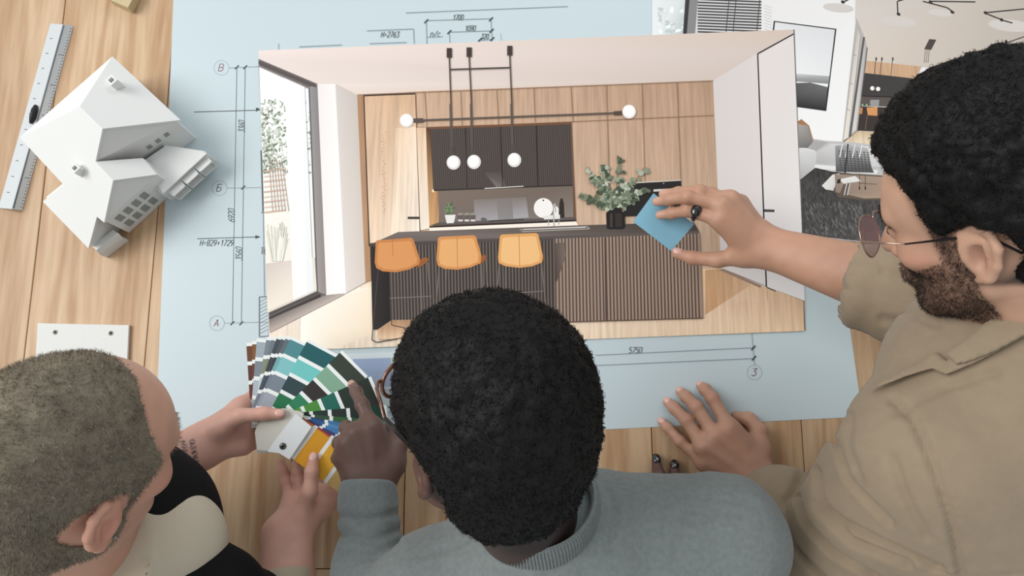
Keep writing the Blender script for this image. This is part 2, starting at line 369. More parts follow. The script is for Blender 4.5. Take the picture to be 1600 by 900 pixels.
# ceiling
P.poly([(1338, -60), (1680, -60), (1680, 130), (1560, 115), (1352, 96), (1336, 30)], [(196, 188, 181), (176, 166, 156), (172, 160, 149), (188, 178, 167), (208, 196, 184), (206, 197, 189)])
P.poly([(1570, 72), (1680, 40), (1680, 130), (1545, 112)], [(166, 152, 140), (150, 138, 128), (152, 140, 130), (178, 166, 154)])
P.line([(1549, 75), (1680, 30)], 1.6, (52, 46, 42))
for x, y in ((1565, 70), (1572, 66)): P.oval(x, y, 2.2, 4, (45, 40, 38))
for x, y, rx in ((1310, 12, 24), (1404, 34, 28), (1470, 20, 20), (1578, 40, 34)): P.oval(x, y, rx, rx * 0.28, (203, 196, 190), 0.1, 20)
TL_ = (48, 42, 40)
for seg_ in ([(1316, 4), (1332, -4)], [(1402, 2), (1403, 24)], [(1402, 2), (1420, -3)], [(1442, 2), (1480, 12)], [(1456, 2), (1524, 3)], [(1480, 12), (1491, 20)], [(1538, 20), (1600, 14)], [(1538, 20), (1568, 32)], [(1568, 32), (1582, 36)]): P.line(seg_, 2.0, TL_)
for x, y in ((1317, 3), (1404, 22), (1488, 19), (1565, 31), (1540, 20), (1454, 3)): P.oval(x, y, 3.4, 2.4, TL_, 0.5, 8)
P.poly([(1452, 61), (1463, 62), (1455, 78), (1444, 77)], (74, 66, 62))
for x in (1446, 1449, 1452): P.line([(x, 78), (x - 2, 98)], 0.8, (90, 82, 76))
# glazed sliding doors
P.poly([(1338, 28), (1341, 34), (1352, 62), (1355, 74), (1340, 204), (1316, 224)], (176, 170, 165))
P.poly([(1340, 46), (1345, 58), (1327, 214), (1318, 219)], [(196, 187, 176), (204, 196, 188), (222, 216, 206), (226, 220, 210)])
P.poly([(1349, 66), (1352, 76), (1337, 203), (1330, 209)], [(190, 186, 184), (180, 176, 176), (214, 210, 204), (206, 203, 200)])
P.line([(1350, 58), (1328, 214)], 3.4, (92, 88, 86)); P.line([(1345, 56), (1326, 214)], 1.2, (150, 146, 144)); P.line([(1355, 74), (1340, 205)], 2.0, (110, 106, 104))
for t in (0.3, 0.55, 0.78): P.line([(1338 - 20 * t, 30 + 180 * t), (1344 - 20 * t, 34 + 178 * t)], 1.0, (150, 144, 140))
P.line([(1341, 205), (1315, 224)], 2.0, (64, 58, 54))
# kitchen seen beyond
P.poly([(1354, 95), (1440, 104), (1430, 124), (1351, 114)], (196, 160, 128), 1); P.poly([(1351, 114), (1440, 124), (1430, 152), (1346, 150)], (62, 58, 57))
P.line([(1347, 150), (1440, 153)], 2, (40, 36, 35)); P.poly([(1346, 151), (1440, 154), (1436, 168), (1345, 165)], (88, 80, 75)); P.poly([(1360, 156), (1374, 156), (1373, 166), (1359, 165)], (150, 148, 148))
P.poly([(1345, 166), (1440, 170), (1436, 208), (1340, 204)], (58, 48, 43))
for k in range(7): P.oval(1346 + k * 2.2, 164, 1.4, 1.6, [(90, 130, 70), (180, 178, 174), (60, 54, 50)][k % 3], 0, 6)
P.poly([(1354, 168), (1371, 167), (1371, 181), (1356, 180)], (208, 146, 92)); P.poly([(1344, 168), (1348, 168), (1347, 178), (1342, 178)], (190, 128, 78))
P.line([(1355, 180), (1352, 203)], 0.9, (120, 104, 92))
for x in (1369, 1378, 1395): P.line([(x, 90), (x - 5, 135)], 0.9, (60, 54, 50)); P.oval(x, 92, 1.3, 3, (50, 44, 42), 0, 6)
for x, y in ((1363, 138), (1372, 139)): P.oval(x, y, 3.4, 3.4, (238, 234, 228), 0, 12)
P.poly([(1340, 205), (1440, 208), (1440, 244), (1316, 224)], [(196, 172, 142), (206, 182, 150), (214, 196, 168), (222, 204, 176)], 1)
# sofa, cushions, throw
P.poly([(1240, 212), (1290, 220), (1330, 222), (1440, 235), (1440, 290), (1360, 275), (1300, 262), (1250, 280), (1240, 280)], (188, 186, 184))
P.poly([(1240, 228), (1272, 234), (1276, 240), (1273, 262), (1250, 279), (1240, 278)], [(216, 215, 214), (222, 221, 220), (206, 205, 204), (192, 191, 190), (170, 169, 168), (170, 169, 168)])
P.poly([(1243, 226), (1270, 219), (1294, 222), (1276, 236)], (168, 166, 164)); P.poly([(1277, 236), (1300, 224), (1440, 236), (1440, 262), (1300, 258), (1276, 255)], [(196, 194, 192), (206, 205, 204), (226, 225, 225), (216, 215, 215), (190, 189, 188), (176, 175, 174)])
P.poly([(1274, 257), (1300, 259), (1372, 266), (1370, 272), (1300, 266), (1272, 263)], (226, 225, 224))
P.poly([(1246, 190), (1252, 186), (1264, 196), (1271, 220), (1262, 222)], (160, 116, 78)); P.poly([(1244, 194), (1262, 196), (1270, 222), (1262, 231), (1244, 231)], [(168, 164, 160), (150, 146, 142), (122, 118, 116), (106, 103, 102), (120, 118, 116)])
P.poly([(1305, 228), (1330, 224), (1356, 232), (1362, 262), (1366, 270), (1306, 268)], [(150, 149, 149), (196, 195, 195), (180, 179, 179), (90, 89, 89), (80, 79, 79), (84, 83, 83)], 0)
P.scatter([(1311 + i * 5.6 + j * 0.5, 236 + j * 3.7 + i * 0.3, 1.6, 1.0, 0.1) for i in range(9) for j in range(9)], [(66, 65, 66)], 6)
for x in (1316, 1325, 1336, 1347): P.line([(x, 226), (x - 4, 246)], 1.8, (222, 221, 221)); 
P.line([(1325, 225), (1320, 272)], 2.2, (46, 45, 46))
# rug and coffee table
P.poly([(1246, 284), (1274, 262), (1300, 268), (1380, 276), (1690, 300), (1690, 396), (1344, 376.5), (1253, 366)], [(66, 64, 63), (58, 56, 55), (60, 58, 57), (62, 60, 58), (70, 68, 66), (92, 90, 88), (86, 84, 82), (76, 74, 73)], 3)
P.flat(True)
for k in range(150):
    x = R_.uniform(1258, 1345); y = R_.uniform(315, 366); P.line([(x, y), (x + 2.5, y + R_.uniform(3, 8))], 0.7, (128, 126, 124))
P.flat(False)
P.poly([(1283, 291), (1300, 272), (1310, 270), (1440, 278), (1440, 312), (1350, 313), (1310, 308), (1304, 300)], (96, 84, 74))
P.poly([(1284, 290), (1301, 273), (1312, 271), (1302, 298), (1290, 296)], [(220, 218, 214), (232, 231, 229), (210, 206, 202), (204, 200, 196), (222, 219, 215)])
P.poly([(1304, 272), (1440, 280), (1440, 308), (1350, 310), (1306, 300)], [(150, 132, 118), (176, 150, 128), (182, 154, 130), (168, 146, 126), (140, 124, 112)])
P.poly([(1311, 280), (1336, 275), (1346, 283), (1318, 287)], (222, 220, 217)); P.poly([(1308, 281), (1314, 279), (1313, 286), (1308, 287)], (40, 38, 38)); P.poly([(1318, 288), (1330, 285), (1324, 305), (1312, 303)], (96, 84, 78))
for x in (1324, 1329): P.line([(x, 283), (x - 5, 305)], 1.6, (205, 198, 192))
for x in (1343, 1352): P.line([(x, 274), (x, 294)], 0.9, (52, 44, 40)); P.oval(x, 294, 1.2, 3, (40, 34, 32), 0, 6)
P.line([(1342, 286), (1370, 288)], 0.8, (60, 52, 46))
P.build('printed_picture', PM, lv)

# ------------------------------------------------------------------ kitchen picture
kt = sheet('kitchen_print', [(404, 79), (1241, 46), (1258, 517), (421, 549)], 0.0030, 0.0010, mat('photo_paper', (225, 224, 222), rough=0.4))
tag(kt, 'large colour print of a wood panelled kitchen with three orange bar stools', 'print')
P = Print(0.00305)
# shell: back wall wood, ceiling, side wall, floor
P.poly([(556, 146), (1116, 124), (1128, 424), (570, 446)], [(200, 168, 142), (174, 142, 117), (196, 168, 144), (218, 189, 163)], 1)
P.poly([(404, 79), (1241, 46), (1241, 53), (1183, 84), (1114, 126)], [(232, 217, 210), (204, 187, 174), (204, 187, 174), (206, 192, 184), (203, 188, 178)])
P.poly([(404, 79), (1114, 126), (650, 143), (558, 149), (524, 131), (490, 131), (404, 92)], [(232, 217, 210), (203, 188, 178), (220, 202, 190), (224, 207, 196), (229, 216, 208), (226, 212, 204), (226, 212, 206)])
P.poly([(1114, 126), (1183, 84), (1241, 50), (1257.5, 471), (1198, 449), (1127, 420)], [(208, 200, 197), (214, 205, 202), (217, 208, 205), (230, 226, 224), (224, 219, 217), (216, 208, 204)])
P.poly([(421, 549), (420, 498), (508, 461), (541, 458), (580, 439), (1127, 419), (1198, 449), (1257.5, 470), (1258, 517)],
       [(242, 226, 205), (238, 224, 210), (246, 234, 220), (250, 240, 226), (240, 212, 180), (222, 188, 150), (218, 184, 150), (214, 180, 148), (226, 196, 162)], 1)
P.poly([(470, 484), (560, 452), (582, 450), (584, 520), (530, 543), (470, 546)], [(252, 246, 236), (250, 240, 224), (246, 230, 208), (240, 220, 194), (244, 228, 206), (252, 246, 236)])
P.poly([(1102, 422), (1128, 420), (1160, 432), (1172, 446), (1120, 480), (1102, 492)], [(192, 152, 114), (190, 150, 114), (204, 166, 132), (206, 170, 138), (196, 154, 116), (190, 148, 110)], 1)
P.poly([(1122, 421), (1131, 420), (1190, 446), (1188, 450)], (150, 128, 112)); P.line([(1198, 449), (1199, 470)], 0.8, (176, 146, 118)); P.line([(1129, 420), (1257, 470.5)], 1.0, (150, 128, 112))
P.line([(1240, 53), (1184, 84), (1197.5, 448.5)], 2.2, (38, 34, 34)); P.line([(1240.5, 46), (1257.5, 516)], 1.5, (98, 88, 84)); P.line([(1198, 449), (1212, 455)], 1.6, (60, 50, 46)); P.line([(1194, 329), (1210, 329.5)], 4.0, (44, 42, 42))
P.poly([(1185, 86), (1240, 56), (1257, 470), (1199, 448)], [(219, 211, 208), (218, 210, 207), (232, 228, 226), (228, 223, 221)])
P.line([(1240, 53), (1184, 84), (1197.5, 448.5)], 2.0, (38, 34, 34)); P.line([(1194, 329), (1210, 329.5)], 4.0, (44, 42, 42)); P.line([(1196, 329), (1208, 329.5)], 1.2, (96, 94, 94))
# window on the left
P.poly([(404, 92), (496, 131), (510, 461), (420, 499)], (108, 100, 98))
P.poly([(405, 103), (482, 137), (495, 455), (418, 489)], [(246, 248, 247), (244, 246, 245), (240, 234, 224), (240, 230, 214)])
R_ = random.Random(11)
items = []
for k in range(460):
    y = 155 + 115 * R_.random() ** 0.8; x = 406 + (y - 100) * 0.035 + R_.random() ** 1.3 * 42
    if k % 7 == 0: x = R_.uniform(470, 486)
    items.append((x, y, R_.uniform(1.4, 4.4), R_.uniform(0.7, 1.6), R_.uniform(0, 3.1)))
P.scatter(items, [(206, 214, 203), (176, 188, 170), (142, 156, 132), (222, 226, 218), (112, 124, 100), (190, 200, 184)], 6)
for k in range(9): P.line([(412, 268 + k * 8), (446, 264 + k * 8)], 2.2, [(206, 178, 160), (224, 204, 190)][k % 2])
for k in range(6): P.line([(420 + 4 * k, 250), (426 + 5 * k, 330)], 0.9, (170, 150, 140))
for cq in ((226, 226, 214), (196, 198, 184), (240, 238, 228)):
    P.flat(True)
    for k in range(14): x = R_.uniform(416, 450); P.line([(x, R_.uniform(345, 375)), (432 + (x - 432) * 0.5, 408)], 1.2, cq)
    P.flat(False)
P.poly([(415, 412), (492, 402), (495, 455), (418, 489)], [(208, 196, 186), (228, 218, 208), (236, 228, 216), (240, 230, 214)])
P.poly([(444, 120), (470, 131), (486, 459), (458, 471)], [(250, 251, 250), (247, 248, 248), (247, 243, 238), (249, 246, 240)]); P.poly([(470, 131), (476, 134), (490, 457), (480, 461)], (234, 238, 237))
P.poly([(482, 137), (496, 131), (510, 461), (495, 455)], [(150, 146, 150), (132, 126, 126), (146, 136, 132), (160, 152, 150)]); P.line([(483, 137), (496, 455)], 2.2, (96, 92, 94)); P.line([(404, 97), (494, 135)], 4.0, (86, 78, 76)); P.line([(404, 103), (483, 138)], 2.0, (138, 130, 128))
P.line([(420, 490), (496, 456)], 3.2, (92, 84, 80)); P.line([(419, 486), (495, 453)], 1.0, (196, 190, 184)); P.poly([(420, 499), (506, 462), (540, 459), (421, 520)], [(112, 104, 100), (146, 136, 130), (190, 178, 170), (190, 176, 166)])
P.line([(421, 497), (500, 461)], 4.0, (62, 54, 52))
# plaster pier
P.poly([(496, 131), (524, 131), (541, 458), (510, 461)], [(232, 225, 222), (240, 235, 232), (252, 248, 246), (244, 238, 236)]); P.poly([(524, 131), (558, 149), (571, 441), (541, 458)], [(206, 198, 192), (196, 186, 178), (214, 202, 192), (226, 216, 208)])
P.line([(524, 131), (541, 458)], 1.0, (224, 218, 214)); P.poly([(558, 149), (568, 149), (580, 438), (571, 441)], [(168, 130, 98), (160, 122, 92), (172, 132, 98), (184, 144, 110)], 1)
# panelled door with sunlight
P.poly([(569, 149), (649, 146), (656, 372), (578, 380)], [(206, 172, 142), (206, 170, 138), (240, 222, 200), (232, 206, 180)], 1)
P.poly([(618, 200), (650, 198), (656, 370), (610, 372)], [(222, 192, 164), (234, 210, 186), (246, 232, 214), (238, 218, 196)], 1)
P.flat(True)
for k in range(26): P.line([(598 + R_.uniform(-4, 6), 205 + k * 5), (598 + R_.uniform(-4, 6), 208 + k * 5)], 0.8, (184, 146, 116))
P.flat(False)
P.line([(568.5, 149), (577, 385)], 1.8, (54, 42, 36)); P.line([(568, 149.5), (649, 146.5)], 2.2, (60, 48, 42)); P.line([(649, 146), (656, 362)], 1.2, (120, 88, 66)); P.poly([(637, 338.5), (657, 338.5), (657, 342.5), (637, 342.5)], (70, 60, 54))
P.poly([(651, 200), (666, 199), (671, 357), (657, 360)], [(222, 192, 162), (220, 188, 158), (246, 230, 210), (248, 236, 220)], 1)
for a, b in (((664, 145), (667, 198)), ((720, 143), (722, 196)), ((776, 140), (779, 195)), ((834, 137), (836, 191)), ((892, 135), (896, 190)), ((948, 132), (953, 330)), ((1003, 130), (1008, 288)), ((1058, 128), (1064, 290))):
    P.line([a, b], 0.9, (140, 106, 80))
P.line([(656, 199), (893, 191)], 0.8, (150, 116, 90)); P.line([(893, 190), (1115, 180)], 0.9, (140, 106, 80)); P.line([(558, 148), (1114, 126)], 1.0, (150, 116, 92))
# niche with cabinets, splashback, worktop
P.poly([(665.5, 199), (893, 190), (900, 346), (671, 356)], (112, 76, 52)); P.poly([(666, 199), (672, 202), (686, 349), (671, 355)], [(92, 60, 42), (84, 54, 38), (214, 164, 112), (206, 160, 112)])
P.poly([(678, 297), (686, 296), (686, 349), (678, 352)], [(206, 150, 96), (150, 110, 80), (190, 146, 104), (196, 150, 106)]); P.oval(677, 298, 2.2, 2.6, (250, 224, 180), 0, 8)
P.ribs((672, 202), (892, 194), (895, 289), (677, 297), 66, (84, 74, 69), (64, 55, 51), 0.45)
P.poly([(757, 270), (775, 292), (790, 290), (782, 268)], [(86, 76, 72), (122, 112, 106), (100, 92, 86), (78, 70, 66)])
for a, b in (((727, 200), (730, 295)), ((782, 198), (785.5, 293)), ((838, 196), (840.5, 291))): P.line([a, b], 1.4, (34, 28, 26))
P.poly([(684, 298), (895, 290), (896, 340), (687, 349)], [(122, 106, 94), (112, 98, 88), (132, 122, 116), (116, 104, 98)]); P.poly([(740, 312), (822, 308), (826, 340), (742, 346)], [(128, 118, 112), (126, 116, 110), (166, 163, 166), (160, 156, 158)]); P.poly([(776, 310), (800, 309), (802, 342), (778, 343)], [(126, 116, 112), (124, 116, 110), (136, 132, 132), (138, 134, 134)])
P.line([(678, 297.5), (895, 289.5)], 2.2, (48, 42, 40)); P.line([(757, 294.5), (818, 291)], 1.2, (226, 222, 216))
P.poly([(671, 352.5), (686, 347.5), (897, 339), (900, 343.5)], (92, 84, 82)); P.line([(671, 354.5), (900, 344.5)], 2.4, (40, 34, 33)); P.poly([(671, 356), (900, 346), (904, 352), (671, 362)], (246, 234, 220))
# things on the worktop (printed)
P.poly([(695, 336), (712, 335.5), (709, 348.5), (698, 349)], (228, 224, 220)); 
P.scatter([(703 + R_.gauss(0, 4), 326 + R_.gauss(0, 5), R_.uniform(1, 2.6), R_.uniform(0.6, 1.4), R_.uniform(0, 3)) for k in range(36)], [(60, 92, 54), (86, 120, 74), (120, 150, 104)], 6)
for x in (719.5, 729.5, 739):
    P.poly([(x - 4, 334), (x + 4, 333.5), (x + 4, 346), (x - 4, 346.5)], (96, 88, 82)); P.poly([(x - 4, 333), (x + 4, 332.5), (x + 4, 336), (x - 4, 336.5)], (150, 142, 134)); P.poly([(x - 3.5, 343), (x + 3.5, 343), (x + 3.5, 346), (x - 3.5, 346)], (214, 208, 202))
P.oval(756, 343, 5, 3, (96, 92, 92), 0.2, 10); P.poly([(764, 344.5), (818, 342), (818, 343.4), (764, 346)], (56, 52, 52))
P.oval(849, 325, 15, 15.5, (240, 236, 232), 0, 24); P.oval(849, 313, 1.4, 1.4, (40, 36, 36), 0, 8); P.poly([(874, 318), (876, 310), (879, 310), (881, 318), (882, 340), (873, 340)], (46, 38, 34)); P.poly([(865, 324), (870, 322), (873, 326), (873, 339), (865, 339)], (232, 230, 226))
P.poly([(849, 337), (875, 335.5), (875, 342), (850, 343)], (226, 222, 218)); P.line([(866, 358), (864.5, 322), (867, 318), (868.5, 332)], 2.0, (176, 172, 168)); P.line([(857, 352), (857, 345)], 1.4, (170, 166, 162)); P.line([(873, 351), (873, 344)], 1.4, (170, 166, 162))
# pendant lamps
BR_ = (74, 62, 56)
for x0, x1, yt, yb in ((702, 706, 75, 244), (733, 738, 74, 243), (796.5, 801, 71.5, 240)):
    P.poly([(x0 - 4, yt), (x0 + 4, yt), (x0 + 4, yt + 15), (x0 - 4, yt + 15)], (64, 52, 47)); P.line([(x0, yt + 14), (x1 - 1.2, 165)], 2.0, BR_); P.line([(x1 - 2, 162), (x1, yb)], 3.4, (90, 80, 75)); P.line([(x1 + 1, yb - 14), (x1 + 1.6, yb + 2)], 5.0, (78, 68, 62))
    P.oval(x1 + 2.6, yb + 10, 10.8, 11.2, (220, 214, 208), 0, 24); P.oval(x1 + 1.8, yb + 9, 8.5, 9, (246, 243, 240), 0, 20)
P.line([(703, 108.5), (797.5, 105.5)], 2.2, BR_); P.line([(655, 188), (975, 176)], 2.8, (92, 80, 72)); P.line([(646, 188.4), (661, 187.8)], 6.6, (88, 76, 68)); P.line([(959, 177), (973, 176)], 6, (84, 66, 56))
for x, y in ((635, 188.5), (983, 174.5)): P.oval(x, y, 10.8, 11, (226, 218, 212), 0, 24); P.oval(x - 0.6, y - 1, 9, 9, (248, 244, 240), 0, 20)
# oven and island
P.poly([(973, 287), (1064, 281.5), (1066, 334), (975, 338)], (36, 32, 31)); P.line([(985, 286), (1064, 281.5)], 1.6, (206, 196, 186)); P.poly([(1021, 296), (1056, 294), (1056, 297.5), (1021, 299.5)], (206, 200, 194)); P.oval(1037, 286.5, 1.2, 1.2, (150, 144, 138), 0, 6)
P.poly([(578, 382), (622, 362.5), (905, 352), (1084, 347), (1093, 363), (866, 371.5)], [(98, 88, 84), (118, 106, 100), (92, 82, 77), (62, 53, 49), (74, 64, 59), (110, 100, 96)])
P.poly([(578, 380.5), (866, 369), (1092, 361), (1092.5, 365.5), (866, 374), (579, 386)], [(70, 62, 60), (86, 78, 74), (98, 87, 80), (98, 87, 80), (86, 78, 74), (70, 62, 60)])
P.line([(812, 359), (918, 354), (921, 357.5), (815, 362)], 1.3, (170, 162, 156)); P.line([(818, 358.5), (915, 355)], 1.6, (206, 200, 194))
P.poly([(579, 385), (866, 373.5), (868, 503), (583, 515)], (44, 37, 35))
P.ribs((606, 384), (866, 374), (868, 500), (610, 502), 52, (104, 93, 86), (54, 46, 43), 0.52)
P.poly([(606, 384), (750, 378), (752, 440), (608, 470)], [(34, 28, 27), (40, 33, 31), (60, 51, 47), (48, 40, 37)]) if False else None
P.poly([(579, 385), (607, 383.5), (609, 500), (582, 516)], [(40, 34, 33), (30, 25, 24), (26, 22, 21), (44, 38, 36)])
P.ribs((866, 373), (1092.5, 365), (1097, 497), (868, 503.5), 43, (158, 136, 121), (86, 71, 63), 0.46); P.line([(945, 371), (947, 501)], 1.4, (62, 50, 44)); P.line([(866, 373), (868, 503)], 1.2, (110, 96, 88)); P.line([(868, 503.5), (1098, 497)], 1.5, (92, 74, 62)); P.line([(1093, 365), (1098, 497)], 1.6, (140, 118, 104))
P.poly([(612, 500), (868, 496), (868, 504), (640, 530), (590, 530), (590, 515)], [(168, 130, 98), (170, 132, 100), (214, 178, 144), (226, 194, 160), (226, 194, 160), (190, 152, 120)], 1)
# stools
def stool(b, s_, mid, c0, c1):
    P.poly(s_, (150, 88, 46)); P.poly(b, c0); 
    cx_ = sum(p[0] for p in b) / len(b); cy_ = sum(p[1] for p in b) / len(b)
    P.poly([(cx_ + (x - cx_) * 0.88, cy_ + (y - cy_) * 0.84) for x, y in b], c1); P.line(mid, 0.9, (176, 112, 62))
LG = (120, 110, 104)
for g in ([(591, 420), (581, 531), (588, 535), (632, 527), (640, 514), (612, 508), (609, 424)], [(657, 419), (660, 507), (641, 514)], [(609, 466), (671, 463)], [(668, 410), (673, 466)], [(686, 416), (680, 500)], [(697, 416), (696, 500)], [(752, 412), (756, 500)], [(759, 405), (763, 460)], [(780, 412), (776, 470)], [(846, 410), (853, 480)], [(800, 458), (849, 455)], [(790, 415), (790, 500)]):
    P.line(g, 1.5, LG if g[0][1] < 470 and len(g) < 5 else (70, 62, 58))
stool([(587, 379), (589, 375.5), (642, 371.5), (646, 374), (656, 405), (655, 413), (640, 421), (619, 425.5), (598, 424), (588, 419), (585.5, 410)], [(650, 408), (664, 402), (670, 404), (668, 409), (654, 419)], [(613, 374), (614, 400)], (196, 128, 72), (214, 148, 90))
stool([(684, 373), (687, 370), (740, 367.5), (744, 370), (752, 398), (751, 411), (735, 418), (714, 421.5), (694, 420), (684, 415), (682, 405)], [(748, 402), (757, 398), (760, 400), (757, 408), (749, 414)], [(714, 371), (715, 419)], (208, 142, 84), (226, 168, 108))
stool([(781, 369), (784, 366.5), (837, 364), (841, 366), (848, 398), (847, 410), (832, 416), (812, 418.5), (790, 416), (779, 411), (778, 402)], [(845, 398), (850, 400), (848, 408)], [(811, 367), (812, 416)], (220, 160, 98), (236, 186, 126))
P.poly([(866, 380), (882, 379), (884, 400), (870, 440), (867, 440)], [(86, 74, 68), (112, 98, 90), (120, 104, 95), (90, 78, 70), (66, 56, 52)])
# vase and eucalyptus (printed)
P.poly([(947, 333), (952, 329), (952, 324), (971, 324), (971, 329), (976, 333), (977, 355), (973, 358), (951, 358), (948, 356)], (32, 27, 26)); P.poly([(953, 334), (957, 333), (957, 355), (953, 355)], (66, 58, 55)); P.poly([(961, 333), (971, 333), (972, 355), (962, 355)], (52, 45, 43))
stems = [((962, 324), (962, 290), (968, 246)), ((960, 324), (935, 290), (917, 262)), ((960, 324), (930, 310), (902, 308)), ((962, 324), (990, 290), (1006, 262)), ((962, 324), (985, 308), (1012, 300)), ((962, 324), (950, 280), (944, 258)), ((960, 324), (945, 315), (934, 320)), ((962, 324), (975, 300), (990, 282)), ((962, 324), (950, 300), (930, 285)), ((962, 324), (970, 305), (985, 315))]
GRN = [(128, 138, 116), (96, 108, 86), (158, 166, 146), (76, 88, 70), (182, 188, 172), (112, 120, 98)]
for a, b, c in stems:
    q = [((1 - t) ** 2 * a[0] + 2 * t * (1 - t) * b[0] + t * t * c[0], (1 - t) ** 2 * a[1] + 2 * t * (1 - t) * b[1] + t * t * c[1]) for t in [i / 8 for i in range(9)]]
    P.line(q, 0.9, (104, 86, 66))
items = []
for k in range(280):
    a, b, c = stems[k % 10]; t = R_.uniform(0.25, 1.0) if k % 3 else R_.uniform(0.1, 0.6)
    x = (1 - t) ** 2 * a[0] + 2 * t * (1 - t) * b[0] + t * t * c[0] + R_.gauss(0, 6 - 2.5 * t); y = (1 - t) ** 2 * a[1] + 2 * t * (1 - t) * b[1] + t * t * c[1] + R_.gauss(0, 5 - 2 * t)
    w = R_.uniform(2.8, 6.0); items.append((x, min(y, 326), w, w * R_.uniform(0.4, 0.9), R_.uniform(0, 3.1)))
P.scatter(items, [(70, 80, 62), (158, 166, 146), (96, 108, 86), (128, 138, 116), (78, 88, 70), (182, 188, 172), (112, 120, 98), (88, 98, 78), (146, 154, 134), (66, 76, 58), (120, 128, 106), (170, 176, 160), (92, 102, 82), (134, 142, 122), (74, 84, 66), (112, 122, 100)], 9)
P.build('printed_picture', PM, kt)

# ------------------------------------------------------------------ scale ruler
AL = mat('aluminium', (206, 210, 212), rough=0.35, metal=0.35, spec=0.5)
ru = empty('scale_ruler', U(50, 200)); tag(ru, 'silver triangular scale ruler lying under the corner of the white house model', 'ruler')
a0, a1, b1, b0 = U(79, 37), U(115, 41), U(35, 329), U(-2, 325)
m0, m1 = U(98.5, 38.5, 0.012), U(19, 327, 0.012)
V = [a0, m0, a1, b0, m1, b1]
V = [v + np.array([0, 0, 0.0008]) for v in V]
mesh_obj('bar', V, [(0, 1, 4, 3), (1, 2, 5, 4), (0, 2, 1), (3, 4, 5), (0, 3, 5, 2)], AL, ru)
tube('groove', [V[1] + (V[4] - V[1]) * t + (V[2] - V[1]) * 0.12 + np.array([0, 0, .0004]) for t in (0.005, 0.5, 0.995)], 0.0012, mat('ruler_groove', (110, 116, 120), rough=0.5), ru)
n_up = np.array([0, 0, 0.0004])
tv = []; tf = []
def tick(p, d, e):
    b_ = len(tv); w = (V[5] - V[2]); w = w / np.linalg.norm(w) * 0.0006
    tv.extend([p + w + n_up, p - w + n_up, p - w + d * e + n_up, p + w + d * e + n_up]); tf.append((b_, b_ + 1, b_ + 2, b_ + 3))
for k in range(1, 60):
    t = k / 60.0
    p = V[2] + (V[5] - V[2]) * t; d = (V[1] + (V[4] - V[1]) * t) - p
    tick(p + d * 0.06, d, 0.30 if k % 10 == 0 else 0.16)
    if k % 10 == 0: tick(p + d * 0.42, d, 0.16)
    p = V[0] + (V[3] - V[0]) * t; d = (V[1] + (V[4] - V[1]) * t) - p
    if k % 5 == 0: tick(p + d * 0.3, d, 0.2)
tag(mesh_obj('scale_marks', tv, tf, mat('mark_ink', (92, 98, 102), rough=0.6), ru), kind='stuff')
def ellipsoid(name, c, axes, material, parent, n=16, m=10):
    V_ = []; F_ = []
    for i in range(m + 1):
        th = math.pi * i / m
        for j in range(n):
            ph = 2 * math.pi * j / n
            V_.append(np.asarray(c) + axes[0] * math.sin(th) * math.cos(ph) + axes[1] * math.sin(th) * math.sin(ph) + axes[2] * math.cos(th))
    for i in range(m):
        for j in range(n): F_.append((i * n + j, (i + 1) * n + j, (i + 1) * n + (j + 1) % n, i * n + (j + 1) % n))
    return mesh_obj(name, V_, F_, material, parent, smooth=True)
gd = (V[4] - V[1]) / np.linalg.norm(V[4] - V[1]); gs = np.cross(gd, (0, 0, 1.0))
tube('grip', [U(56, 165, 0.012), U(54, 172, 0.0145), U(51, 184, 0.0145), U(47.5, 193, 0.012)], [0.003, 0.0055, 0.0055, 0.002], mat('black_rubber', (30, 30, 32), rough=0.5), ru)

# ------------------------------------------------------------------ white house model
HW = mat('foam_board', (228, 229, 226), rough=0.75, spec=0.15)
HG = mat('foam_board_windows', (150, 153, 148), rough=0.7)
house = empty('house_model', U(185, 270)); tag(house, 'white cardboard model house with gabled roofs beside the ruler', 'model')
def hx(x, y): return 30 + x / 2.726, 80 + y / 2.726
def hp(x, y, h): return U(*hx(x, y), h)
def on_plane(x, y, p0, n):
    px, py = hx(x, y); d = (px - 800) / FPX * CX - (py - 450) / FPX * CY - CZ
    return CAM + d * (((p0 - CAM) @ n) / (d @ n))
EV, RG = 0.082, 0.15
A = hp(397, 22, EV); B = hp(2, 368, EV); C = hp(687, 293, EV); R1 = hp(258, 235, RG); R2 = hp(355, 330, RG)
nS = np.cross(R2 - R1, B - R1); nS /= np.linalg.norm(nS); nS *= np.sign(nS[2])
big = [B, R1, R2] + [on_plane(x, y, R1, nS) for x, y in ((325, 470), (400, 550), (362, 730), (331, 705), (295, 840), (100, 640), (190, 570))]
S1, S2, S3, S4, S5, S6, S7 = big[3:]
TH = 0.0035
def panel(name, pts, t=TH):
    n = np.cross(pts[1] - pts[0], pts[2] - pts[0]); n /= np.linalg.norm(n); n *= np.sign(n[2]) if abs(n[2]) > 0.05 else 1
    if abs(n[2]) <= 0.05 and n @ (CAM - pts[0]) < 0: n = -n
    return prism(name, pts, -n * t, HW, house)
panel('roof_panel', big)
panel('roof_panel', [A, C, R2, R1]); panel('roof_panel', [A, R1, B])
E1 = hp(527, 455, 0.082); E2 = hp(587, 525, 0.082)
panel('roof_panel', [S1, E1, E2, S2])
def foot(p): q = np.array(p, float); q[2] = ZT + 0.0009; return q
def inset(p, to, k): return np.asarray(p) + (np.asarray(to) - np.asarray(p)) * k
ctr = foot((A + B + C + S6) / 4)
def ins(p, k=0.05): q = np.array(p, float); c = ctr.copy(); q[:2] += (c[:2] - q[:2]) * k; q[2] -= 0.004; return q
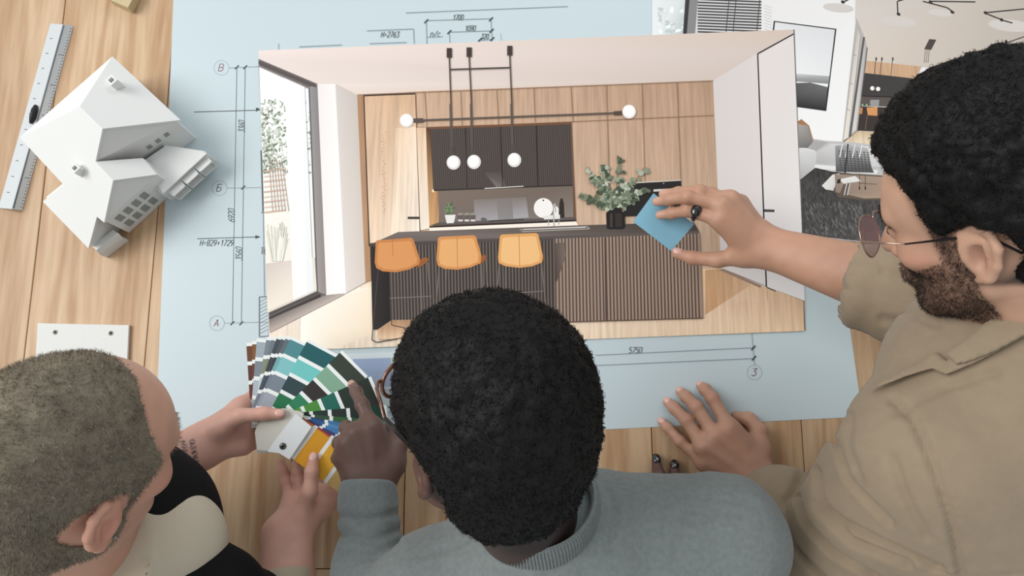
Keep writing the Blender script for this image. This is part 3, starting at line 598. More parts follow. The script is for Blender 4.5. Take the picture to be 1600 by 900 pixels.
# gable walls and side walls
Ci, R2i, S1i = ins(C), ins(R2, 0.03), ins(S1, 0.03)
panel('wall_panel', [foot(Ci), Ci, R2i, S1i, foot(S1i)])
Ai, Bi = ins(A), ins(B)
panel('wall_panel', [foot(Ai), Ai, Ci, foot(Ci)]); panel('wall_panel', [foot(Ai), Ai, Bi, foot(Bi)])
S7i, S6i, S5i = ins(S7), ins(S6), ins(S5)
panel('wall_panel', [foot(Bi), Bi, S7i, foot(S7i)]); panel('wall_panel', [foot(S7i), S7i, S6i, foot(S6i)]); panel('wall_panel', [foot(S6i), S6i, S5i, foot(S5i)])
E2i, S2i, S3i = ins(E2, 0.02), ins(S2, 0.02), ins(S3, 0.02)
panel('wall_panel', [foot(S3i), S3i, S2i, E2i, foot(E2i)])
E1i = ins(E1, 0.0); panel('wall_panel', [foot(E1i), E1i, E2i, foot(E2i)])
S4i = ins(S4, 0.02); panel('wall_panel', [foot(S5i), S5i, S4i, foot(S4i)])
# lower block with terrace roof and balcony
K1, K2, K3, K4 = hp(525, 470, 0.05), hp(620, 405, 0.05), hp(800, 433, 0.05), hp(612, 606, 0.05)
panel('terrace_roof', [K1, K2, K3, K4])
panel('wall_panel', [foot(ins(K3, .03)), ins(K3, .03), ins(K4, .03), foot(ins(K4, .03))]); panel('wall_panel', [foot(ins(K2, .03)), ins(K2, .03), ins(K3, .03), foot(ins(K3, .03))]); panel('wall_panel', [foot(ins(K4, .03)), ins(K4, .03), ins(K1, .03), foot(ins(K1, .03))])
def lerp(a, b, t): return np.asarray(a) + (np.asarray(b) - np.asarray(a)) * t
wn = np.cross(foot(K3) - foot(K4), (0, 0, 1.0)); wn /= np.linalg.norm(wn); wn *= np.sign(wn @ (CAM - K4))
def wall_window(name, a, b, t0, t1, z0, z1, m=None, proud=0.0012):
    p, q = foot(lerp(a, b, t0)), foot(lerp(a, b, t1)); n = np.cross(q - p, (0, 0, 1.0)); n /= np.linalg.norm(n); n *= np.sign(n @ (CAM - p))
    pts = [p + (0, 0, z0), q + (0, 0, z0), q + (0, 0, z1), p + (0, 0, z1)]
    pts = [x + n * proud for x in pts]
    return prism(name, pts, -n * 0.004, m or HG, house)
for k in range(4): wall_window('window', S3i, E2i, 0.1 + 0.16 * k, 0.2 + 0.16 * k, 0.045, 0.065); 
for k in range(4): wall_window('window', S3i, E2i, 0.1 + 0.16 * k, 0.2 + 0.16 * k, 0.015, 0.035)
for k in range(3): wall_window('window', S1i, Ci, 0.50 + 0.13 * k, 0.56 + 0.13 * k, 0.058, 0.068)
# balcony frames
for k in range(3):
    t0, t1 = 0.08 + 0.3 * k, 0.34 + 0.3 * k
    p, q = foot(lerp(K4, K3, t0)), foot(lerp(K4, K3, t1))
    for zz in (0.018, 0.04):
        if k == 1 and zz == 0.04: pass
        prism('balcony_rail', [p + (0, 0, zz), q + (0, 0, zz), q + (0, 0, zz) + wn * 0.012, p + (0, 0, zz) + wn * 0.012], (0, 0, -0.003), HW, house)
    for pp in (p, q): prism('balcony_post', [pp + (0, 0, 0.042), pp + wn * 0.012 + (0, 0, 0.042), pp + wn * 0.012 + 0.04 * (q - p) + (0, 0, 0.042), pp + 0.04 * (q - p) + (0, 0, 0.042)], (0, 0, -0.03), HW, house)
# chimneys
def chimney(x, y, p0, n, s, hgt):
    c = on_plane(x, y, p0, n); a = (R2 - R1) / np.linalg.norm(R2 - R1); a[2] = 0; a /= np.linalg.norm(a); b = np.cross((0, 0, 1.0), a)
    z = np.array([0, 0, 1.0])
    ch = empty('chimney', (0, 0, 0)); ch.parent = house; ch.location = Vector(c) - house.location
    loc = lambda u, v, w: np.asarray(c) + a * u * s + b * v * s + z * w
    V_ = []; F_ = []
    o_ = [(-1, -1), (1, -1), (1, 1), (-1, 1)]
    V_ = [loc(u, v, hgt) for u, v in o_] + [loc(u * .55, v * .55, hgt) for u, v in o_] + [loc(u, v, -0.012) for u, v in o_] + [loc(u * .55, v * .55, hgt * 0.3) for u, v in o_]
    for i in range(4):
        j = (i + 1) % 4
        F_ += [(i, j, 4 + j, 4 + i), (8 + i, 8 + j, j, i), (4 + i, 4 + j, 12 + j, 12 + i)]
    F_.append((12, 13, 14, 15))
    bpy.data.objects.remove(ch)
    return mesh_obj('chimney', V_, F_, HW, house)
nE = np.cross(C - A, R1 - A); nE /= np.linalg.norm(nE); nE *= np.sign(nE[2])
chimney(422, 148, R1, nE, 0.0070, 0.022); chimney(262, 512, R1, nS, 0.0062, 0.017)
# porch roof
panel('porch_roof', [hp(310, 828, 0.028), hp(400, 760, 0.028), hp(424, 778, 0.034), hp(328, 848, 0.034)]); panel('porch_roof', [hp(328, 848, 0.034), hp(424, 778, 0.034), hp(440, 795, 0.022), hp(345, 868, 0.022)])
panel('porch_wall', [foot(hp(345, 868, 0.022)), hp(345, 868, 0.022), hp(440, 795, 0.022), foot(hp(440, 795, 0.022))])

# ------------------------------------------------------------------ small things on the table
bt = empty('board_sample', U(128, 530)); tag(bt, 'white board sample with two round holes beside the left head', 'board')
def plate_with_holes(corners, holes, h, t, material, parent):
    pts = [U(x, y, h) for x, y in corners]
    V_ = []; F_ = []
    bm = bmesh.new()
    base = [bm.verts.new(p) for p in pts]; edges = [bm.edges.new((base[i], base[(i + 1) % 4])) for i in range(4)]
    for hx_, hy_, r_ in holes:
        c = U(hx_, hy_, h); hv = [bm.verts.new((c[0] + r_ * math.cos(k * math.pi / 8), c[1] + r_ * math.sin(k * math.pi / 8), c[2])) for k in range(16)]
        edges += [bm.edges.new((hv[k], hv[(k + 1) % 16])) for k in range(16)]
    bmesh.ops.triangle_fill(bm, use_beauty=True, edges=edges)
    r = bmesh.ops.extrude_face_region(bm, geom=bm.faces[:]); vs_ = [v for v in r['geom'] if isinstance(v, bmesh.types.BMVert)]
    bmesh.ops.translate(bm, vec=(0, 0, -t), verts=vs_); bmesh.ops.recalc_face_normals(bm, faces=bm.faces[:])
    bm.verts.index_update(); V_ = [np.array(v.co) for v in bm.verts]; F_ = [tuple(v.index for v in f.verts) for f in bm.faces]; bm.free()
    return mesh_obj('plate', V_, F_, material, parent)
plate_with_holes([(59, 505), (201, 508), (195, 640), (50, 640)], [(86, 519, 0.0032), (173, 520.5, 0.0032)], 0.006, 0.005, mat('sample_board', (222, 222, 218), rough=0.8, var=0.03, vscale=300), bt)
for x, y in ((86, 519), (173, 520.5)):
    c = U(x, y, 0.0064); tube('eyelet', [c + np.array([0.0034 * math.cos(k * math.pi / 8), 0.0034 * math.sin(k * math.pi / 8), 0]) for k in range(16)], 0.0007, mat('eyelet_metal', (150, 150, 146), rough=0.4, metal=0.6), bt, seg=6, closed=True)
wb = prism('wood_block', [U(160, -12, 0.02), U(214, -14, 0.02), U(200, 12, 0.02), U(170, -1, 0.02)], (0, 0, -0.0195), mat('block_wood', (196, 178, 140), rough=0.6, var=0.06, vscale=90), None, 0.001)
tag(wb, 'small olive beige block at the top edge above the ruler', 'block')

# ------------------------------------------------------------------ colour deck
FANH = 0.125
fan = empty('colour_deck', U(442, 697, FANH)); tag(fan, 'opened paint colour fan deck held between two hands', 'colour deck')
WHT = mat('strip_white', (226, 230, 228), rough=0.45); 
def strip(tl, tr, L, cols, h, inner_w=None, period=30.0, dh=0.0, round_tip=False, band=0.8, label=None):
    """one card: tl, tr = the two corners of its outer end in the photograph; colour fields from the outer end inwards"""
    tl = np.array(tl, float); tr = np.array(tr, float); w = tr - tl; ax = np.array([-w[1], w[0]]); ax /= np.linalg.norm(ax)
    piv = np.array([425.0, 680.0])
    if (piv - (tl + tr) / 2) @ ax < 0: ax = -ax
    V_ = []; F_ = []; C_ = []; z = h
    def quad(a, b, col, hh):
        k = len(V_); ia, ib = a, b
        for (s_, e_) in ((0, a), (1, a), (1, b), (0, b)):
            p = (tl if s_ == 0 else tr) + ax * e_
            V_.append(U(p[0], p[1], hh + dh * (e_ / L))); C_.append(s2l(col))
        F_.append((k, k + 1, k + 2, k + 3))
    e0 = -5.0
    quad(e0, L, (226, 231, 229), z); quad(e0, L, (226, 231, 229), z - 0.0003)
    for i, c in enumerate(cols):
        a = i * period; b = min(a + period * band, L)
        if c is not None: quad(a, b, c, z + 0.00008)
    # rim
    F_ += [(0, 4, 5, 1), (1, 5, 6, 2), (2, 6, 7, 3), (3, 7, 4, 0)]
    return mesh_obj('colour_strip', V_, F_, INK, fan, cols=C_)
H0 = FANH - 0.012; k_ = 0
def addstrip(tl, tr, L, cols, **kw):
    global k_
    k_ += 1
    return strip(tl, tr, L, cols, H0 + 0.0007 * k_, **kw)
br1, br2 = (104, 62, 34), (122, 76, 42); 
addstrip((385, 541), (432, 538), 128, [(98, 60, 32), (84, 46, 34), (88, 48, 36), (78, 40, 32)])
addstrip((394, 538), (441, 538), 126, [(120, 78, 44), (96, 54, 40), (104, 58, 44), (90, 50, 38)])
addstrip((401, 534), (450, 538), 124, [(150, 162, 170), (118, 128, 138), (164, 176, 184), (150, 160, 168)])
addstrip((416, 531), (462, 539), 122, [(112, 124, 132), (124, 132, 112), (186, 196, 204), (128, 138, 150)])
addstrip((424, 531), (470, 543), 122, [(100, 112, 120), (118, 126, 108), (176, 186, 194), (120, 130, 142)])
addstrip((432, 529), (478, 545), 124, [(58, 66, 74), (50, 58, 64), (62, 72, 84), (110, 118, 130)])
addstrip((439, 529.5), (486, 547), 124, [(72, 80, 88), (44, 52, 60), (52, 60, 72), (96, 104, 118)])
addstrip((446, 529), (492, 549), 124, [(86, 100, 106), (110, 160, 164), (106, 118, 130), (140, 148, 160)])
addstrip((453, 530), (501, 552), 126, [(70, 128, 134), (120, 182, 184), (112, 124, 136), (150, 158, 168)])
addstrip((479, 534), (526, 559), 130, [(20, 84, 88), (104, 186, 182), (38, 60, 66), (22, 106, 66)])
addstrip((531, 551), (571, 591), 150, [(46, 56, 46), (122, 160, 136), (42, 38, 36), (38, 120, 84), (60, 46, 34)])
addstrip((575, 590), (595, 636), 150, [(38, 44, 40), (30, 44, 38), (24, 96, 84), (66, 132, 52), (74, 148, 48)], period=29)
def fanstrip(pt, deg, ln, cols, w=50.0, back=22.0, **kw):
    """a card of the lower right half of the fan: a point on its upper edge, its direction, the distance to its end"""
    t = math.radians(deg); d = np.array([math.cos(t), math.sin(t)]); q = np.array([-math.sin(t), math.cos(t)])
    tl = np.array(pt) + d * ln
    return addstrip(tuple(tl), tuple(tl + q * w), ln + back, cols, **kw)
fanstrip((461, 645), -5, 138, [(22, 56, 44), (28, 40, 36), (30, 42, 38), (26, 44, 40), (34, 44, 40)], period=29)
fanstrip((468, 646.5), 4.4, 134, [(34, 108, 96), (44, 84, 52), (50, 92, 54), (44, 74, 54), (36, 60, 52)], period=29)
fanstrip((474, 649), 11, 118, [(30, 56, 100), (34, 66, 130), (60, 112, 160), (36, 64, 104)], period=28)
fanstrip((479, 652), 15, 114, [(34, 44, 90), (44, 84, 150), (78, 134, 180), (44, 86, 140)], period=28)
fanstrip((480, 653), 21, 110, [(40, 50, 96), (32, 60, 130), (66, 120, 174), (40, 72, 124)], period=28)
fanstrip((482, 656), 27, 104, [(46, 44, 84), (36, 44, 100), (60, 60, 110), (52, 50, 92)], period=28)
fanstrip((484, 659), 31, 100, [(130, 56, 60), (126, 52, 58), (110, 50, 66), (120, 60, 60)], period=30)
fanstrip((485.5, 661), 33.5, 98, [(206, 110, 60), (196, 98, 56), (176, 72, 56), (196, 100, 60)], period=30.5)
fanstrip((487, 664), 35, 96, [(210, 160, 80), (224, 160, 66), (216, 142, 62), (210, 140, 66)], period=31)
# top leaf with bare end, rivet
fanstrip((489, 666), 36, 95, [(190, 158, 98), (220, 166, 50), (206, 146, 34)], w=60, period=31.5, back=0)
# stack of bare strip ends and the cover
cov = [(398, 676), (404, 655), (440, 638), (468, 642), (490, 664), (452, 712), (438, 706), (402, 708)]
for i in range(8):
    t = i * 0.16
    rot = [((x - 442) * math.cos(t * .12) - (y - 697) * math.sin(t * .12) + 442, (x - 442) * math.sin(t * .12) + (y - 697) * math.cos(t * .12) + 697) for x, y in cov[:4] + [(455, 690), (442, 707)] + cov[7:]]
    k_ += 1
    prism('strip_end', [U(x, y, H0 + 0.0007 * k_) for x, y in rot], (0, 0, -0.00045), mat('strip_end_%d' % (i % 3), [(206, 206, 198), (196, 194, 184), (214, 214, 208)][i % 3], rough=0.5), fan)
k_ += 1
lf = prism('top_leaf', [U(x, y, H0 + 0.0007 * k_) for x, y in ((462, 646), (487, 667), (452, 718), (436, 708), (418, 706), (428, 690))], (0, 0, -0.0004), mat('leaf_white', (216, 219, 220), rough=0.4), fan)
c = U(442, 697, H0 + 0.0007 * k_ + 0.0005)
tube('rivet', [c + np.array([0, 0, -0.004]), c + np.array([0, 0, 0.0006]), c + np.array([0, 0, 0.0012])], [0.0050, 0.0050, 0.0034], mat('rivet_metal', (96, 94, 90), rough=0.3, metal=0.9), fan, seg=18)
tube('rivet_pin', [c + np.array([0, 0, 0.0008]), c + np.array([0, 0, 0.002])], [0.0022, 0.0020], mat('rivet_hole', (40, 38, 36), rough=0.4, metal=0.6), fan, seg=12)

# ------------------------------------------------------------------ blue colour card
card = prism('colour_card', [U(1021, 302, 0.135), U(1085, 350, 0.118), U(1049, 392, 0.112), U(989, 346, 0.129)], (0, 0, -0.0012), mat('card_blue', (134, 184, 206), rough=0.5), None)
tag(card, 'blank teal blue colour card pinched over the printed kitchen island', 'card')
# ------------------------------------------------------------------ sculpting: blended distance fields meshed by surface nets
class Field:
    def __init__(s, lo, hi, h):
        s.lo = np.asarray(lo, float); s.h = h
        n = np.ceil((np.asarray(hi, float) - s.lo) / h).astype(int) + 1
        s.ax = [(s.lo[i] + h * np.arange(n[i])).astype(np.float32) for i in range(3)]
        s.A = np.full(tuple(n), 1.0, dtype=np.float32)
    def win(s, lo, hi):
        sl = []
        for i in range(3):
            a = int(np.floor((lo[i] - s.lo[i]) / s.h)); b = int(np.ceil((hi[i] - s.lo[i]) / s.h)) + 1
            a = max(0, min(a, len(s.ax[i]))); b = max(0, min(b, len(s.ax[i])))
            sl.append(slice(a, b))
        g = (s.ax[0][sl[0]][:, None, None], s.ax[1][sl[1]][None, :, None], s.ax[2][sl[2]][None, None, :])
        return tuple(sl), g
    def put(s, sl, d, k, mode):
        A = s.A[sl]
        if A.size == 0: return
        if mode == 'sub':
            d = -d
            if k > 0:
                t = np.maximum(k - np.abs(A - d), 0) / k; s.A[sl] = np.maximum(A, d) + t * t * k * 0.25
            else: s.A[sl] = np.maximum(A, d)
        else:
            if k > 0:
                t = np.maximum(k - np.abs(A - d), 0) / k; s.A[sl] = np.minimum(A, d) - t * t * k * 0.25
            else: s.A[sl] = np.minimum(A, d)
    def cone(s, a, b, ra, rb, k=0.01, mode='add'):
        a = np.asarray(a, float); b = np.asarray(b, float); m = max(ra, rb) + k + 3 * s.h
        sl, (x, y, z) = s.win(np.minimum(a, b) - m, np.maximum(a, b) + m)
        d = b - a; L2 = float(d @ d) + 1e-12
        px, py, pz = x - np.float32(a[0]), y - np.float32(a[1]), z - np.float32(a[2])
        t = np.clip((px * d[0] + py * d[1] + pz * d[2]) / L2, 0, 1).astype(np.float32)
        D = np.sqrt((px - t * d[0]) ** 2 + (py - t * d[1]) ** 2 + (pz - t * d[2]) ** 2) - (ra + (rb - ra) * t)
        s.put(sl, D.astype(np.float32), k, mode)
    def chain(s, pts, rad, k=0.006):
        for i in range(len(pts) - 1): s.cone(pts[i], pts[i + 1], rad[i], rad[i + 1], k)
    def ball(s, c, r, k=0.01, mode='add'): s.cone(c, np.asarray(c) + 1e-5, r, r, k, mode)
    def ell(s, c, R, rot=None, k=0.01, mode='add'):
        c = np.asarray(c, float); R = np.asarray(R, float); M = np.eye(3) if rot is None else np.asarray(rot, float)   # columns = axes
        m = np.sqrt(((M * R[None, :]) ** 2).sum(1)) + k + 3 * s.h
        sl, (x, y, z) = s.win(c - m, c + m)
        p = (x - np.float32(c[0]), y - np.float32(c[1]), z - np.float32(c[2]))
        q = [p[0] * M[0, i] + p[1] * M[1, i] + p[2] * M[2, i] for i in range(3)]
        k0 = np.sqrt(sum((q[i] / R[i]) ** 2 for i in range(3))); k1 = np.sqrt(sum((q[i] / R[i] ** 2) ** 2 for i in range(3))) + 1e-6
        s.put(sl, (k0 * (k0 - 1) / k1).astype(np.float32), k, mode)
    def cut(s, pt, n, R, k=0.004):
        """trim what lies beyond a plane, within R of a point"""
        pt = np.asarray(pt, float); n = np.asarray(n, float); n = n / np.linalg.norm(n)
        sl, (x, y, z) = s.win(pt - R, pt + R)
        px, py, pz = x - pt[0], y - pt[1], z - pt[2]
        d = px * n[0] + py * n[1] + pz * n[2]; near = np.sqrt(px ** 2 + py ** 2 + pz ** 2) < R
        A = s.A[sl]; t = np.maximum(k - np.abs(A - d), 0) / k
        s.A[sl] = np.where(near, np.maximum(A, d) + t * t * k * 0.25, A).astype(np.float32)
    def grid(s): return s.ax[0][:, None, None], s.ax[1][None, :, None], s.ax[2][None, None, :]
    def mesh(s):
        A = s.A; ins = A < 0
        n = A.shape
        cnt = np.zeros((n[0] - 1, n[1] - 1, n[2] - 1), dtype=np.uint8)
        for i in (0, 1):
            for j in (0, 1):
                for k in (0, 1): cnt += ins[i:n[0] - 1 + i, j:n[1] - 1 + j, k:n[2] - 1 + k]
        act = (cnt > 0) & (cnt < 8)
        I, J, K = np.nonzero(act); idx = -np.ones(act.shape, dtype=np.int64); idx[I, J, K] = np.arange(len(I))
        P = np.zeros((len(I), 3)); W = np.zeros(len(I))
        c8 = [(i, j, k) for i in (0, 1) for j in (0, 1) for k in (0, 1)]
        for a in c8:
            for ax in range(3):
                if a[ax] == 1: continue
                b = list(a); b[ax] = 1
                fa = A[I + a[0], J + a[1], K + a[2]]; fb = A[I + b[0], J + b[1], K + b[2]]
                m = (fa < 0) != (fb < 0); t = np.where(m, fa / (fa - fb + 1e-12), 0)
                for q in range(3): P[:, q] += np.where(m, a[q] + (t if q == ax else 0), 0)
                W += m
        P = P / W[:, None]
        V = s.lo + s.h * (np.stack([I, J, K], 1) + P)
        F = []
        for ax in range(3):
            sl0 = [slice(None)] * 3; sl1 = [slice(None)] * 3; sl0[ax] = slice(0, n[ax] - 1); sl1[ax] = slice(1, n[ax])
            a, b = ins[tuple(sl0)], ins[tuple(sl1)]
            E = np.argwhere(a != b); o1, o2 = [(1, 2), (2, 0), (0, 1)][ax]
            ok = (E[:, o1] > 0) & (E[:, o2] > 0) & (E[:, o1] < n[o1] - 1) & (E[:, o2] < n[o2] - 1); E = E[ok]
            flip = ~a[E[:, 0], E[:, 1], E[:, 2]]
            def cell(d1, d2):
                c = E.copy(); c[:, o1] -= d1; c[:, o2] -= d2; return idx[c[:, 0], c[:, 1], c[:, 2]]
            q = np.stack([cell(1, 1), cell(0, 1), cell(0, 0), cell(1, 0)], 1); q[flip] = q[flip][:, ::-1]
            F.append(q)
        F = np.concatenate(F); F = F[(F >= 0).all(1)]
        return V, F
def vnormals(V, F):
    a = V[F[:, 0]]; n = np.cross(V[F[:, 2]] - a, V[F[:, 3 if F.shape[1] > 3 else 1]] - V[F[:, 1]] if F.shape[1] > 3 else V[F[:, 1]] - a)
    N = np.zeros_like(V)
    for i in range(F.shape[1]): np.add.at(N, F[:, i], n)
    return N / (np.linalg.norm(N, axis=1)[:, None] + 1e-12)
_rs = np.random.RandomState(7); _LAT = _rs.rand(32, 32, 32).astype(np.float32) * 2 - 1
def noise(P, scale):
    Q = np.asarray(P) * scale; I = np.floor(Q).astype(int); f = Q - I; f = f * f * (3 - 2 * f); I = I % 32; J = (I + 1) % 32
    out = 0
    for a in (0, 1):
        for b in (0, 1):
            for c in (0, 1):
                w = (f[:, 0] if a else 1 - f[:, 0]) * (f[:, 1] if b else 1 - f[:, 1]) * (f[:, 2] if c else 1 - f[:, 2])
                out = out + w * _LAT[(J if a else I)[:, 0], (J if b else I)[:, 1], (J if c else I)[:, 2]]
    return out
def sstep(a, b, x): t = np.clip((x - a) / (b - a + 1e-12), 0, 1); return t * t * (3 - 2 * t)
def seg_dist(P, pts):
    d = np.full(len(P), 9.0)
    for a, b in zip(pts[:-1], pts[1:]):
        a = np.asarray(a, float); b = np.asarray(b, float); e = b - a; t = np.clip(((P - a) @ e) / (e @ e + 1e-12), 0, 1)
        d = np.minimum(d, np.linalg.norm(P - a - t[:, None] * e, axis=1))
    return d
def crease(V, N, lines, depth=0.004, width=0.006, side=0.6):
    """press cloth folds, given as pixel polylines of the photograph, into the cloth that faces up"""
    px, py = PROJ(V); Q = np.stack([px, py], 1); up = (N @ np.array([0, 0, 1.0])) > -0.2
    sc = 1000.0 * 1.3
    for ln in lines:
        dep = depth * (ln[0] if not hasattr(ln[0], '__len__') else 1.0); pts = ln[1:] if not hasattr(ln[0], '__len__') else ln
        d = seg_dist(Q, pts) / sc
        V = V + N * (up * (-dep * np.exp(-(d / width) ** 2) + side * dep * np.exp(-((d - 2.1 * width) / (width * 1.3)) ** 2)))[:, None]
    return V
def hand(fl, wrist, fingers, thumb, s=1.0, rf=0.0083, palm=0.0125, k=0.008, tendon=None):
    """fingers: four chains knuckle .. tip (world points), thumb: base .. tip"""
    w = np.asarray(wrist)
    for i, ch in enumerate(fingers):
        ch = [np.asarray(p) for p in ch]; n = len(ch); f = rf * s * (0.86 if i == 3 else 1.0)
        rad = [f * 1.16, f * 1.08, f * 0.98, f * 0.80][:n] if n == 4 else [f * 1.16, f * 1.02, f * 0.80]
        fl.chain(ch, rad, 0.003)
        for j in range(1, n - 1): fl.ball(ch[j], rad[j] * 1.07, 0.004)
        fl.ball(ch[0], f * 1.36, 0.006)
    ms = [np.asarray(c[0]) for c in fingers]
    for i, m in enumerate(ms):
        b = w + (ms[i] - (ms[1] + ms[2]) / 2) * 0.42
        fl.cone(b, m, palm * s * 1.2, palm * s * 0.92, k * 1.6)
    for a, b in zip(ms[:-1], ms[1:]):
        fl.cone(w + ((a + b) / 2 - w) * 0.3, w + ((a + b) / 2 - w) * 0.92, palm * s * 1.1, palm * s * 0.9, k * 1.6)
    if tendon is not None:
        up = np.asarray(tendon, float)
        for i, m in enumerate(ms):
            b = w + (ms[i] - (ms[1] + ms[2]) / 2) * 0.3 + (m - w) * 0.25
            fl.cone(m + up * palm * s * 0.80, b + up * palm * s * 1.12, 0.0042, 0.0030, 0.006)
    th = [np.asarray(p) for p in thumb]
    rt = [rf * s * q for q in ([1.75, 1.35, 1.16, 0.95] if len(th) == 4 else [1.7, 1.2, 0.98])]
    fl.chain(th, rt, 0.006)
    fl.cone(w, th[0], palm * s * 1.1, rt[0], k * 2)
    fl.cone(th[0], th[0] + (ms[0] - th[0]) * 0.75, rt[0] * 0.9, palm * s * 0.75, k * 2)
def nail(name, tip, prev, up, r, material, parent):
    tip = np.asarray(tip); ax = tip - np.asarray(prev); ax /= np.linalg.norm(ax); up = np.asarray(up, float); up = up - ax * (up @ ax); up /= np.linalg.norm(up); sd = np.cross(ax, up)
    c = tip + up * r * 0.66 - ax * r * 0.05
    return ellipsoid(name, c, (ax * r * 0.98, sd * r * 0.74, up * r * 0.42), material, parent, 12, 8)

# ------------------------------------------------------------------ heads (own axes: x to the person's right, y forward, z up)
def head_field(h=0.0028, neck_to=(0, -0.075, -0.20), neck_r=(0.056, 0.062), nose=1.0, jaw=1.0):
    nt = np.asarray(neck_to); fl = Field(np.minimum((-0.105, -0.155, -0.2), nt - 0.075), np.maximum((0.105, 0.14, 0.135), nt + 0.075), h)
    fl.ell((0, -0.014, 0.032), (0.0755, 0.099, 0.088), k=0.01)
    fl.ell((0, 0.03, -0.03), (0.062, 0.062, 0.085), k=0.03)
    fl.ell((0, 0.045, 0.035), (0.062, 0.048, 0.05), k=0.03)
    for s in (-1, 1):
        fl.cone((s * 0.056 * jaw, -0.004, -0.058), (s * 0.022, 0.068, -0.098), 0.017, 0.017, 0.028)
        fl.ell((s * 0.046, 0.058, -0.022), (0.022, 0.022, 0.018), k=0.02)
        fl.cone((s * 0.012, 0.091, 0.022), (s * 0.046, 0.076, 0.024), 0.009, 0.008, 0.014)
    fl.ball((0, 0.077, -0.101), 0.017, 0.02)
    for s in (-1, 1): fl.ell((s * 0.032, 0.1, 0.002), (0.017, 0.014, 0.011), k=0.012, mode='sub')
    for s in (-1, 1): fl.ball((s * 0.032, 0.0785, 0.002), 0.0140, 0.003)
    fl.cone((0, 0.09, 0.012), (0, 0.112 * nose, -0.030), 0.0085, 0.0125, 0.012)
    for s in (-1, 1): fl.ball((s * 0.0135, 0.098, -0.034), 0.0095, 0.008)
    fl.ell((0, 0.084, -0.062), (0.03, 0.016, 0.02), k=0.014)
    for z in (-0.057, -0.068): fl.cone((-0.018, 0.094, z), (0.018, 0.094, z), 0.0062, 0.0062, 0.006); fl.ball((0, 0.0985, z), 0.0064, 0.006)
    # neck
    nt = np.asarray(neck_to)
    fl.cone((0, -0.036, -0.045), nt, neck_r[0], neck_r[1], 0.03)
    fl.cone((0, -0.01, -0.07), nt + (0, 0.035, 0), 0.04, 0.045, 0.025)
    # ears
    for s in (-1, 1):
        X = lambda y, z, o=0.0: (s * (0.0775 + 0.35 * max(0, 0.002 - y) + o), y - 0.008, z - 0.012)
        fl.ell(X(-0.008, 0.0), (0.006, 0.019, 0.028), k=0.006)
        rim = [X(0.010, 0.004), X(0.006, 0.022), X(-0.008, 0.031), X(-0.022, 0.026), X(-0.027, 0.008), X(-0.021, -0.012), X(-0.010, -0.026), X(0.002, -0.031)]
        fl.chain(rim, [0.0036, 0.004, 0.0044, 0.0046, 0.0046, 0.0046, 0.0062, 0.005], 0.004)
        fl.ell(X(-0.007, -0.002, 0.006), (0.0085, 0.0105, 0.0145), k=0.004, mode='sub'); fl.ball(X(0.007, -0.004, 0.002), 0.004, 0.004)
        fl.cone(X(-0.013, -0.016, .002), X(-0.017, 0.014, .003), 0.0025, 0.0025, 0.003)
    return fl
def place(V, C0, R): return V @ R.T + C0
def head_axes(px, py, f, up):
    r, u, t = frame_at(px, py); B = np.stack([r, u, t], 1)
    F = B @ np.asarray(f, float); F /= np.linalg.norm(F); Uu = B @ np.asarray(up, float); Uu -= F * (Uu @ F); Uu /= np.linalg.norm(Uu)
    return np.stack([np.cross(F, Uu), F, Uu], 1)       # columns: right, forward, up
def strands(V, N, pick, length, curl, width, seed, segs=3, flat=0.5, comb=None):
    """short hairs as ribbons rooted on the points V[pick]"""
    rs = np.random.RandomState(seed); p = V[pick] + rs.normal(0, 0.0008, (len(pick), 3)); n = N[pick]
    d = n + rs.normal(0, flat, p.shape)
    if comb is not None: d = d + comb
    d /= np.linalg.norm(d, axis=1)[:, None]
    s = np.cross(d, rs.normal(0, 1, p.shape)); s /= np.linalg.norm(s, axis=1)[:, None] + 1e-9; b = np.cross(d, s)
    L = length * (0.6 + 0.8 * rs.rand(len(pick)))[:, None]
    rows = []
    for i in range(segs + 1):
        t = i / segs
        if curl: an = curl * t; c = p + L * (d * (math.sin(an) / curl) + b * ((1 - math.cos(an)) / curl))
        else: c = p + d * L * t
        wd = width * (1 - 0.75 * t)
        rows += [c - s * wd, c + s * wd]
    n_ = len(pick); VV = np.stack(rows, 1).reshape(-1, 3); k = 2 * (segs + 1); base = (np.arange(n_) * k)[:, None]
    FF = np.concatenate([base + np.array([2 * i, 2 * i + 1, 2 * i + 3, 2 * i + 2]) for i in range(segs)])
    return VV, FF
def join(parts):
    V = []; F = []; o = 0
    for v, f in parts: V.append(v); F.append(f + o); o += len(v)
    return np.concatenate(V), np.concatenate(F)
HLINE_Z = [-0.20, -0.085, -0.065, -0.04, -0.02, 0.0, 0.03, 0.06, 0.075, 0.09, 0.2]
HLINE_Y = [-0.07, -0.066, -0.045, 0.020, 0.026, 0.030, 0.046, 0.066, 0.095, 0.16, 0.3]
def hair_gate(x, y, z, zl=HLINE_Z, yl=HLINE_Y, nape=-0.09):
    yy = np.interp(z, zl, yl); g = y - yy
    ear = 0.035 - np.sqrt((y + 0.014) ** 2 + (z + 0.014) ** 2) - 0.25 * np.maximum(0, 0.06 - np.abs(x))
    return np.maximum(np.maximum(g * 0.8, ear), nape - z)
